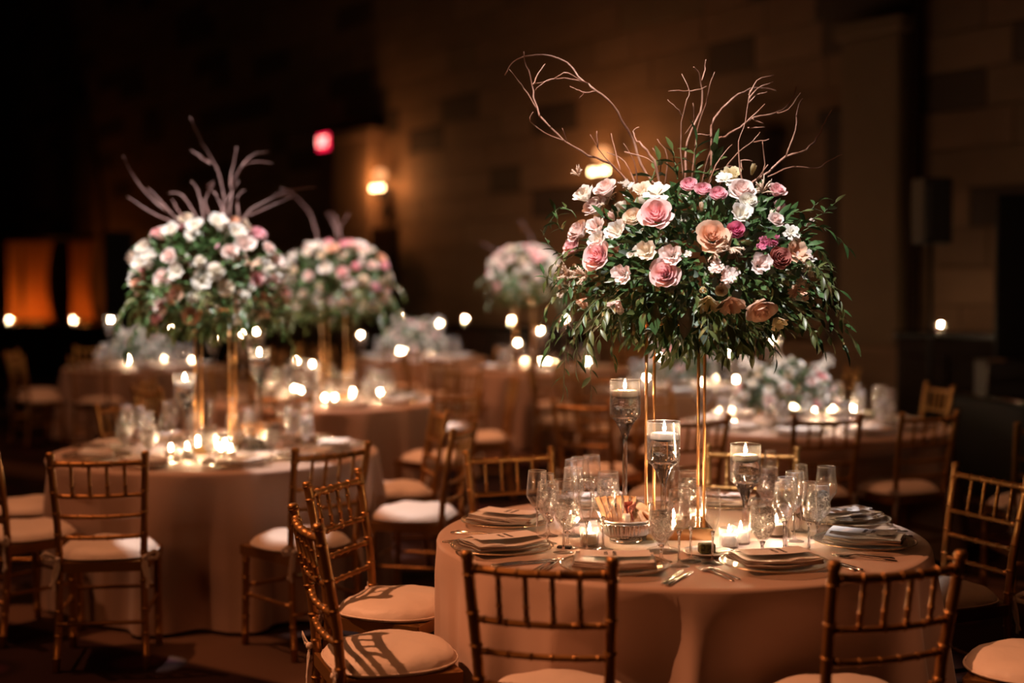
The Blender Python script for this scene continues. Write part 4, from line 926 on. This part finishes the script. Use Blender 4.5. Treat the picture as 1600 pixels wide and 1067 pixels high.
for i, (pp, nm) in enumerate(PLACES):
    p = hit(*pp); d = T[1] - p; hd = math.atan2(d.y, d.x) - PI / 2; rot = Matrix.Rotation(hd, 3, 'Z')
    t_ = thing('charger_plate', 'clear glass charger plate with gold rim at the ' + nm, 'plate', p + Vector((0, 0, .001)), hd); O('plate_disc', ch_m, t_); O('rim', rim_m, t_); O('foot_ring', foot_m, t_)
    tw = R.uniform(-.25, .25) + (PI / 2 if i in (0, 1, 4, 5) else 0)
    if i == 2: tw = .35
    base = hd if i not in (0, 1, 4, 5) else hd
    thing('napkin', 'folded ivory satin napkin on the charger of the ' + nm, 'napkin', p + Vector((0, 0, -.001)), base + tw, me=napm[i % 3])
    if i != 5 or True:
        tcd = thing('menu_card', ('glossy pale card' if i == 3 else 'pale printed menu card') + ' on the napkin of the ' + nm, 'card', p + Vector((0, 0, .001)) + rot @ Vector((0, .006, 0)), base + tw + R.uniform(-.06, .06), me=card_m)
        O('lettering', inkm, tcd, (R.uniform(-.02, .02), 0, 0), (0, 0, 0), (1.35, 1.35, 1))
    for k, (x_, y_, a_) in enumerate(((-.195, -.01, .05), (-.222, -.02, -.03))):
        thing('fork', ('inner' if k == 0 else 'outer') + ' silver fork left of the plate at the ' + nm, 'fork', p + rot @ Vector((x_, y_, .001)), hd + a_ + R.uniform(-.05, .05), me=fk)
    for k, (x_, y_) in enumerate(((.195, -.02), (.22, -.03))):
        thing('knife', ('inner' if k == 0 else 'outer') + ' silver knife right of the plate at the ' + nm, 'knife', p + rot @ Vector((x_, y_, .001)), hd + R.uniform(-.08, .08), me=kn)
G1 = [('w', 842, 845, 'outermost wine glass at the left end of the glass cluster'), ('f', 853, 848, 'champagne flute beside the leftmost wine glass'), ('g', 868, 838, 'iced water goblet behind the leftmost flute'), ('w', 883, 838, 'wine glass in the rear row left of the bread bowl'),
      ('w', 887, 862, 'wine glass in front of the left votive candle'), ('f', 916, 862, 'flute in front of the left votive candle'), ('g', 902, 856, 'iced water goblet left of the votive near the bread bowl'), ('w', 937, 861, 'wine glass overlapping the left side of the bread bowl'),
      ('w', 921, 813, 'tallest-looking wine glass behind the left cluster'), ('f', 893, 820, 'flute in the rear row behind the left cluster'), ('g', 950, 817, 'iced water goblet behind the bread basket at left'), ('w', 908, 815, 'second wine glass at the back of the left cluster'),
      ('g', 1038, 880, 'large iced water goblet in front of the middle candle vase'), ('w', 1058, 882, 'wine glass with crossing stem right of the middle vase'), ('w', 1086, 880, 'wine glass in front of the gold posts'), ('f', 1104, 880, 'champagne flute right of the gold posts beside the herb cube'),
      ('g', 1074, 815, 'iced water goblet behind the middle cluster'), ('w', 1049, 812, 'wine glass behind the middle vase'), ('g', 1191, 872, 'iced water goblet catching a flame right of the two votives'), ('w', 1225, 868, 'wine glass at the front of the right cluster'), ('w', 1229, 859, 'second wine glass in the right cluster'),
      ('w', 1241, 846, 'third wine glass in the right cluster, rim highest'), ('f', 1264, 868, 'champagne flute at the front right of the right cluster'), ('g', 1278, 840, 'iced water goblet near the rightmost napkins'), ('w', 1290, 836, 'rightmost wine glass standing alone'), ('f', 1251, 831, 'flute behind the right cluster'),
      ('g', 1199, 808, 'iced water goblet behind the right candle vase'), ('f', 1203, 801, 'flute behind the right candle vase')]
GP = [[k, hit(px, py), lab] for k, px, py, lab in G1]; RAD_ = {'w': .039, 'f': .033, 'g': .044}
FIXED = [(hit(px, py), r_) for px, py, r_ in ((976, 829, .058), (1036, 862, .058), (1164, 829, .058), (921, 853, .035), (1139, 856, .035), (1157, 850, .035), (1213, 838, .035), (978, 846, .06))]
for _ in range(60):
    for i in range(len(GP)):
        for j in range(len(GP)):
            if i == j: continue
            d = GP[i][1] - GP[j][1]; m_ = RAD_[GP[i][0]] + RAD_[GP[j][0]] + .001
            if d.length < m_: d = Vector((d.x * .35, d.y if abs(d.y) > .002 else .002 * (i - j), 0)).normalized(); GP[i][1] = GP[i][1] + d * .002; GP[j][1] = GP[j][1] - d * .002
        for f_, r_ in FIXED:
            d = GP[i][1] - f_
            if d.length < RAD_[GP[i][0]] + r_: GP[i][1] = GP[i][1] + d.normalized() * .004
for k, p, lab in GP: glass(k, Vector((p.x, p.y, .751)), lab + ', nearest table')
for px, py, H_, nm in ((976, 829, .54, 'tallest'), (1036, 862, .43, 'middle'), (1164, 829, .31, 'shortest')):
    floating_vase(hit(px, py) + Vector((0, 0, .001)), H_, (nm + ' stemmed glass candle vase on the nearest table', 'lit floating candle in the ' + nm + ' vase of the nearest table'))
for px, py, nm in ((921, 853, 'lit votive candle left of the bread bowl'), (1139, 856, 'left of two lit votives beside the herb cube'), (1157, 850, 'right of two lit votives beside the herb cube'), (1090, 822, 'lit votive behind the gold stand'), (1052, 830, 'lit votive close behind the middle vase'), (1003, 822, 'lit votive behind the bread bowl'), (1213, 838, 'lit votive inside the right glass cluster')):
    votive(hit(px, py) + Vector((0, 0, .001)), nm)
# bread bowl
bp_ = hit(978, 846) + Vector((0, 0, .001)); pleat = lambda a, r, z: r * (1 + (.055 * math.sin(a * 40) if z > .014 and r > .04 else 0))
bb = thing('bread_bowl', 'pleated silver bowl of crisps on a low foot', 'bowl', bp_)
O('bowl', MB().lathe([(.03, .014), (.06, .018), (.083, .034), (.094, .066), (.095, .070), (.092, .070), (.08, .038), (.055, .022), (0, .02)], 176, mod=pleat).mesh('bowl', M['silver']), bb)
O('foot', MB().lathe([(0, 0), (.056, 0), (.058, .003), (.054, .012), (.03, .016), (0, .016)], 48).mesh('foot', M['silver']), bb)
O('rim', MB().tube([(.095 * math.cos(a * PI / 24), .095 * math.sin(a * PI / 24), .07) for a in range(49)], .002, 6, False).mesh('rim', M['silver']), bb)
O('liner', MB().lathe([(0, .036), (.07, .05), (.080, .070), (.088, .078), (.087, .080), (.079, .074), (.068, .054), (0, .04)], 40, mod=lambda a, r, z: r * (1 + .05 * math.sin(a * 9 + z * 40))).mesh('liner', M['napkin']), bb, label='white napkin liner')
def slab(w, h, t_, mat, name, wavy=.004):
    mb = MB(); f = lambda u, v, s_: ((u - .5) * w * (.9 + .12 * math.sin(v * 7)), s_ * t_ / 2 + wavy * math.sin(v * 9 + u * 3), v * h)
    mb.grid(lambda u, v: f(u, v, -1), 4, 8); mb.grid(lambda u, v: f(u, v, 1), 4, 8)
    per = [(i, 0) for i in range(4)] + [(4, j) for j in range(8)] + [(i, 8) for i in range(4, 0, -1)] + [(0, j) for j in range(8, 0, -1)]; idx = [i * 9 + j for i, j in per]
    for a, b_ in zip(idx, idx[1:] + idx[:1]): mb.f.append((a, b_, 45 + b_, 45 + a))
    return mb.mesh(name, mat)
strm = slab(.020, .115, .007, M['bread'], 'bread_strip'); redm = slab(.036, .095, .004, M['redcrisp'], 'red_crisp', .007)
for i in range(6):
    thing('bread_strip', 'tan bread strip standing in the silver bowl, %s from the left' % ('first', 'second', 'third', 'fourth', 'fifth', 'sixth')[i], 'bread', bp_ + Vector((-.060 + .014 * i, -.010 - .004 * i, .045)), 0, 'tan bread strips in the bowl', me=strm, rot=(-.25 + .03 * i, -.35 + .09 * i, .3 * math.sin(i)))
for i in range(3): thing('red_crisp', 'dark red crisp in the bread bowl, the %s one' % ('left', 'middle', 'right')[i], 'bread', bp_ + Vector((.0 + .012 * i, .0 - .010 * i, .048)), 0, 'dark red crisps', me=redm, rot=(.1, .15 - .25 * i, .5 * i))
disc = MB().lathe([(0, -.004), (.026, -.004), (.0285, 0), (.026, .004), (0, .004)], 20, mod=lambda a, r, z: r * (1 + .06 * math.sin(3 * a))).mesh('bread_slice', M['bread'])
for i in range(5): thing('bread_slice', 'round toasted slice in the overlapping row, %s from the front' % ('first', 'second', 'third', 'fourth', 'fifth')[i], 'bread', bp_ + Vector((.026 + .008 * i, -.035 + .014 * i, .082 + .005 * i)), 0, 'round toasted slices', me=disc, rot=(1.1, .5 + .05 * i, .35))
for i in range(2): thing('bread_slice', 'larger toasted slice on the right rim of the bread bowl, ' + ('inner', 'outer')[i], 'bread', bp_ + Vector((.068 + .012 * i, -.006, .080)), 0, 'larger toasted slices', me=disc, rot=(.7, .5, .4 + i), sc=1.25)
thing('bread_roll', 'small pale upright roll at the front of the bread bowl', 'bread', bp_ + Vector((-.004, -.062, .072)), me=MB().lathe([(0, 0), (.013, .001), (.014, .006), (.014, .028), (.012, .033), (0, .035)], 16).mesh('bread_roll', M['roll']))
# butter plate
pp_ = hit(1106, 868) + Vector((0, 0, .001))
pl = thing('side_plate', 'small white plate in front of the gold stand base', 'plate', pp_); O('plate_disc', MB().lathe([(0, .004), (.05, .004), (.07, .008), (.084, .014), (.085, .016), (.07, .011), (.05, .007), (0, .007)], 40).mesh('plate_disc', M['porcelain']), pl); O('foot_ring', MB().lathe([(.045, 0), (.05, 0), (.05, .005), (.045, .005)], 30, closed=True).mesh('foot_ring', M['porcelain']), pl)
thing('herb_cube', 'dark green herb-crusted cube on the small white plate', 'food', pp_ + Vector((-.004, 0, .008)), .1, me=bm_mesh(bevel_box((.052, .04, .032), .006, 2, (0, 0, .016)), 'herb_cube', M['pistachio'], True))
thing('butter_knife', 'small silver knife resting on the rim of the white plate', 'knife', pp_ + Vector((.055, -.01, .014)), -.9, me=kn, sc=.55)
hold = bm_mesh(bevel_box((.048, .022, .008), .002, 1, (0, 0, .004)), 'card_holder', M['black'])
thing('card_holder', 'small flat black object under the glasses at left', 'holder', hit(882, 857) + Vector((0, 0, .001)), -.3, me=hold); thing('card_holder', 'small flat black object under the glasses at right', 'holder', hit(1241, 858) + Vector((0, 0, .001)), -.2, me=hold)

# ------------------------------------------------------------------ the other tables
VPOS = []
def settings(tk, n, group_t, places, glasses='wfg', a0=0.2):
    p = T[tk]; SIDE = ('right end', 'far right', 'far side, right of centre', 'far side, left of centre', 'far left', 'left end', 'near left', 'near side', 'near right')
    for i in range(n):
        a = a0 + 2 * PI * i / n
        if i not in places: continue
        q = p + Vector((math.cos(a), math.sin(a), 0)) * .62; hd = a + PI / 2
        t_ = thing('charger_plate', 'blurred glass charger plate, %s of the %s' % (SIDE[i], TN[tk]), 'plate', q + Vector((0, 0, .001)), hd, 'charger plates on the ' + group_t); O('plate_disc', ch_m, t_); O('rim', rim_m, t_)
        thing('napkin', 'blurred folded napkin on a charger, %s of the %s' % (SIDE[i], TN[tk]), 'napkin', q + Vector((0, 0, -.001)), hd + R.uniform(-.3, .3), 'napkins on the ' + group_t, me=napm[i % 3])
        for k, g in enumerate(glasses):
            w = (.47 if g != 'f' else .40) + R.uniform(-.02, .02); b_ = a + (.02, .26, -.24)[k] + R.uniform(-.04, .04)
            gp = p + Vector((math.cos(b_) * w, math.sin(b_) * w, .001))
            if tk in MOUND:
                mv = gp.xy - Vector(MOUND[tk])
                if mv.length < .40: mv = mv.normalized() * .40; gp.x, gp.y = MOUND[tk][0] + mv.x, MOUND[tk][1] + mv.y
            for _ in range(14):
                bad = [v_ for v_ in VPOS if (gp.xy - v_[0]).length < v_[1] + .045]
                if not bad: break
                dv = (gp.xy - bad[0][0]); dv = dv.normalized() if dv.length > 1e-4 else Vector((1, 0)); gp.x += dv.x * .02; gp.y += dv.y * .02
            VPOS.append((gp.xy.copy(), .042))
            glass(g, gp, {'w': 'blurred empty wine glass', 'f': 'blurred champagne flute', 'g': 'blurred iced water goblet'}[g] + ', %s of the %s' % (SIDE[i], TN[tk]), {'w': 'wine glasses', 'f': 'champagne flutes', 'g': 'water goblets'}[g] + ' on the ' + group_t)
def vases(tk, lst):
    for k, (px, py) in enumerate(sorted(lst)):     # pixel of the flame, height from the table
        Y = T[tk].y + (-.30, .05, .28, -.1, .2)[k % 5]; q = at(px, py, Y); H_ = q.z - .75 + .02; H_ = min((.31, .43, .54, .62), key=lambda h: abs(h - H_))
        w_ = {.31: 'short', .43: 'medium', .54: 'tall', .62: 'tallest'}[H_]
        dx, dy = q.x - T[tk].x, Y - T[tk].y; s_ = math.hypot(dx, dy)
        if tk in MOUND:
            mx_, my_ = q.x - MOUND[tk][0], Y - MOUND[tk][1]; ms = max(math.hypot(mx_, my_), .01)
            if ms < .44:
                Y = MOUND[tk][1] + (my_ / abs(my_) if my_ else -1) * math.sqrt(max(.19 - mx_ * mx_, .0025))
        dx, dy = q.x - T[tk].x, Y - T[tk].y; s_ = math.hypot(dx, dy)
        if tk in STN:
            mx_, my_ = q.x - STN[tk][0], Y - STN[tk][1]
            if abs(mx_) < .19 and abs(my_) < .20: Y = STN[tk][1] - .20
        dx, dy = q.x - T[tk].x, Y - T[tk].y; s_ = math.hypot(dx, dy)
        if s_ > .78: q.x = T[tk].x + dx * .78 / s_; Y = T[tk].y + dy * .78 / s_
        od = ('first', 'second', 'third', 'fourth', 'fifth', 'sixth')[k]
        VPOS.append((Vector((q.x, Y)), .058))
        floating_vase(Vector((q.x, Y, .751)), H_, ('%s stemmed candle vase, %s from the left, on the %s' % (w_, od, TN[tk]), 'floating candle in the %s vase from the left on the %s' % (od, TN[tk])))
vases(2, [(288, 595), (405, 556)]); vases(3, [(379, 528), (401, 513), (464, 552), (491, 571)]); vases(4, [(181, 506), (256, 521), (334, 549)]); vases(5, [(564, 529), (620, 494), (636, 526), (685, 507)])
vases(6, [(809, 537), (844, 517), (884, 503)]); vases(7, [(1095, 597), (1221, 547), (1238, 590)]); vases(8, [(1028, 560), (1112, 537), (1140, 570)])
settings(2, 9, 'left table', range(9)); settings(3, 9, 'second left table', range(9)); settings(7, 9, 'right-hand table', range(9))
settings(4, 9, 'far left table', (0, 2, 4, 5, 6, 7, 8)); settings(5, 9, 'far centre table', (0, 4, 5, 6, 7, 8)); settings(6, 9, 'far table right of centre', (0, 4, 5, 6, 7, 8)); settings(8, 9, 'table behind the right-hand one', (0, 3, 4, 5, 6, 7, 8))
def vots(tk, lst):
    for k, (px, py) in enumerate(sorted(lst)):
        q = hit(px, py); d = q - T[tk]
        if d.length > .7: q = T[tk] + d.normalized() * .6
        votive(Vector((q.x, q.y, .751)), 'blurred lit votive candle, %s from the left, on the %s' % (('first', 'second', 'third', 'fourth', 'fifth', 'sixth', 'seventh', 'eighth')[k], TN[tk]), 'votive candles on the ' + TN[tk])
vots(2, [(267, 718), (292, 716), (345, 718), (352, 710), (360, 719), (309, 705), (338, 702), (412, 700)]); vots(3, [(354, 600), (508, 634), (523, 634), (551, 624), (550, 630), (594, 625), (440, 630), (470, 622)])
vots(4, [(199, 572), (207, 569), (266, 566), (160, 563), (183, 563), (300, 570)]); vots(5, [(605, 553), (671, 555), (590, 548), (700, 550)]); vots(6, [(813, 571), (867, 572), (855, 573), (790, 569), (835, 565), (930, 573)])
vots(7, [(1123, 655), (1297, 652), (1319, 645), (1230, 640), (1083, 648), (1333, 652), (1202, 630), (1273, 652)]); vots(8, [(1010, 600), (1055, 606), (1118, 600), (1150, 604), (1082, 606)])
for px, py in ((15, 506), (115, 507)): votive(at(px, py, 23.8).xy.to_3d() + Vector((0, 0, .951)), 'small candle on the far left counter ' + ('at the frame edge' if px < 50 else 'below the amber curtain'))
for px, Y in ((727, 17.82), (799, 17.18)): votive(Vector(((px - CX) / F * Y, Y, 1.121)), 'candle on the dark centre counter, ' + ('left one' if px < 750 else 'right one'))
votive(Vector(((1470 - CX) / F * 11.83, 11.83, 1.221)), 'candle alone on the dark counter at right')
# bread bowls of other tables
for tk, px, py in ((2, 400, 700), (7, 1160, 640)):
    q = hit(px, py); t_ = thing('bread_bowl', 'blurred silver bread bowl with toasts on the ' + TN[tk], 'bowl', q + Vector((0, 0, .001)))
    O('bowl', bb.children[0].data, t_); O('foot', bb.children[1].data, t_)
    for i in range(5): thing('bread_strip', 'blurred toast in the bread bowl of the %s, %s from the left' % (TN[tk], ('first', 'second', 'third', 'fourth', 'fifth')[i]), 'bread', q + Vector((-.04 + .02 * i, .0, .045)), 0, 'toasts on the ' + TN[tk], me=strm, rot=(.1, -.3 + .15 * i, .2 * i), sc=(1.6, 1, .8))

# ------------------------------------------------------------------ dark equipment
sp = at(1456, 330, 11.15)
t_ = thing('loudspeaker', 'black loudspeaker raised on a pole against the right wall', 'speaker', sp, .2); O('cabinet', bm_mesh(bevel_box((.25, .24, .54), .02, 2), 'cabinet', M['black']), t_); O('grille', bm_mesh(bevel_box((.21, .02, .50), .01, 1), 'grille', M['grey']), t_, (0, -.125, 0))
t_ = thing('speaker_stand', 'black tripod stand under the loudspeaker at right', 'stand', (sp.x, sp.y, 0)); O('pole', MB().tube([(0, 0, .2), (0, 0, sp.z - .25)], .018).mesh('pole', M['black']), t_)
for a in range(3): O('leg', MB().tube([(0, 0, .75), (.2 * math.cos(a * 2.1 + .5), .2 * math.sin(a * 2.1 + .5), .01)], .012).mesh('leg', M['black']), t_)
a = at(1557, 303, 11.0); sc_ = thing('folding_screen', 'tall black panel at the right edge', 'screen', (a.x, a.y, 0), -.05)
for i in range(2): O('panel', bm_mesh(bevel_box((.45, .04, a.z), .01, 1, (.225 + .45 * i, 0, a.z / 2)), 'panel', M['black']), sc_)
a = at(163, 362, 19.5); b_ = at(208, 362, 19.5); sc_ = thing('folding_screen', 'tall black panel beyond the left table, right of the amber curtains', 'screen', ((a.x + b_.x) / 2, 19.5, 0)); O('panel', bm_mesh(bevel_box((b_.x - a.x, .1, a.z), .01, 1, (0, 0, a.z / 2)), 'panel', M['black']), sc_); O('foot', bm_mesh(bevel_box((.5, .5, .04), .01, 1, (0, 0, .02)), 'foot', M['black']), sc_)
ga = hit(1478, 608, .8); gb = hit(1600, 628, .8); gd = (gb - ga); gl_ = gd.length; gh = math.atan2(gd.y, gd.x); gm = (ga + gb) / 2; gx = Vector((-gd.y, gd.x, 0)).normalized(); gx = gx if gx.x > 0 else -gx; gm += gx * .5
t_ = thing('side_table', 'glossy black side table with a sparkling edge at the right', 'table', (gm.x, gm.y, 0), gh)
O('top', bm_mesh(bevel_box((gl_, 1.0, .03), .006, 1, (0, 0, .785)), 'top', M['gloss']), t_); O('edge_band', MB().tube([(-gl_ / 2, -.5, .79), (gl_ / 2, -.5, .79)], .012).mesh('edge_band', M['chrome']), t_); O('edge_band', MB().tube([(-gl_ / 2, .5, .79), (gl_ / 2, .5, .79)], .012).mesh('edge_band', M['chrome']), t_)
O('apron', bm_mesh(bevel_box((gl_ - .04, .96, .74), .01, 1, (0, 0, .39)), 'apron', M['black']), t_)
a = at(1530, 600, 10.0); t_ = thing('equipment_case', 'grey panelled case with a chrome edge on the black side table', 'case', (a.x + .36, 10.0, .801), 0)
O('case_body', bm_mesh(bevel_box((.70, .3, .27), .01, 1, (0, 0, .135)), 'case_body', M['grey']), t_); O('edge_trim', MB().tube([(-.35, -.155, 0), (-.35, -.155, .27), (.35, -.155, .27)], .009).mesh('edge_trim', M['chrome']), t_)
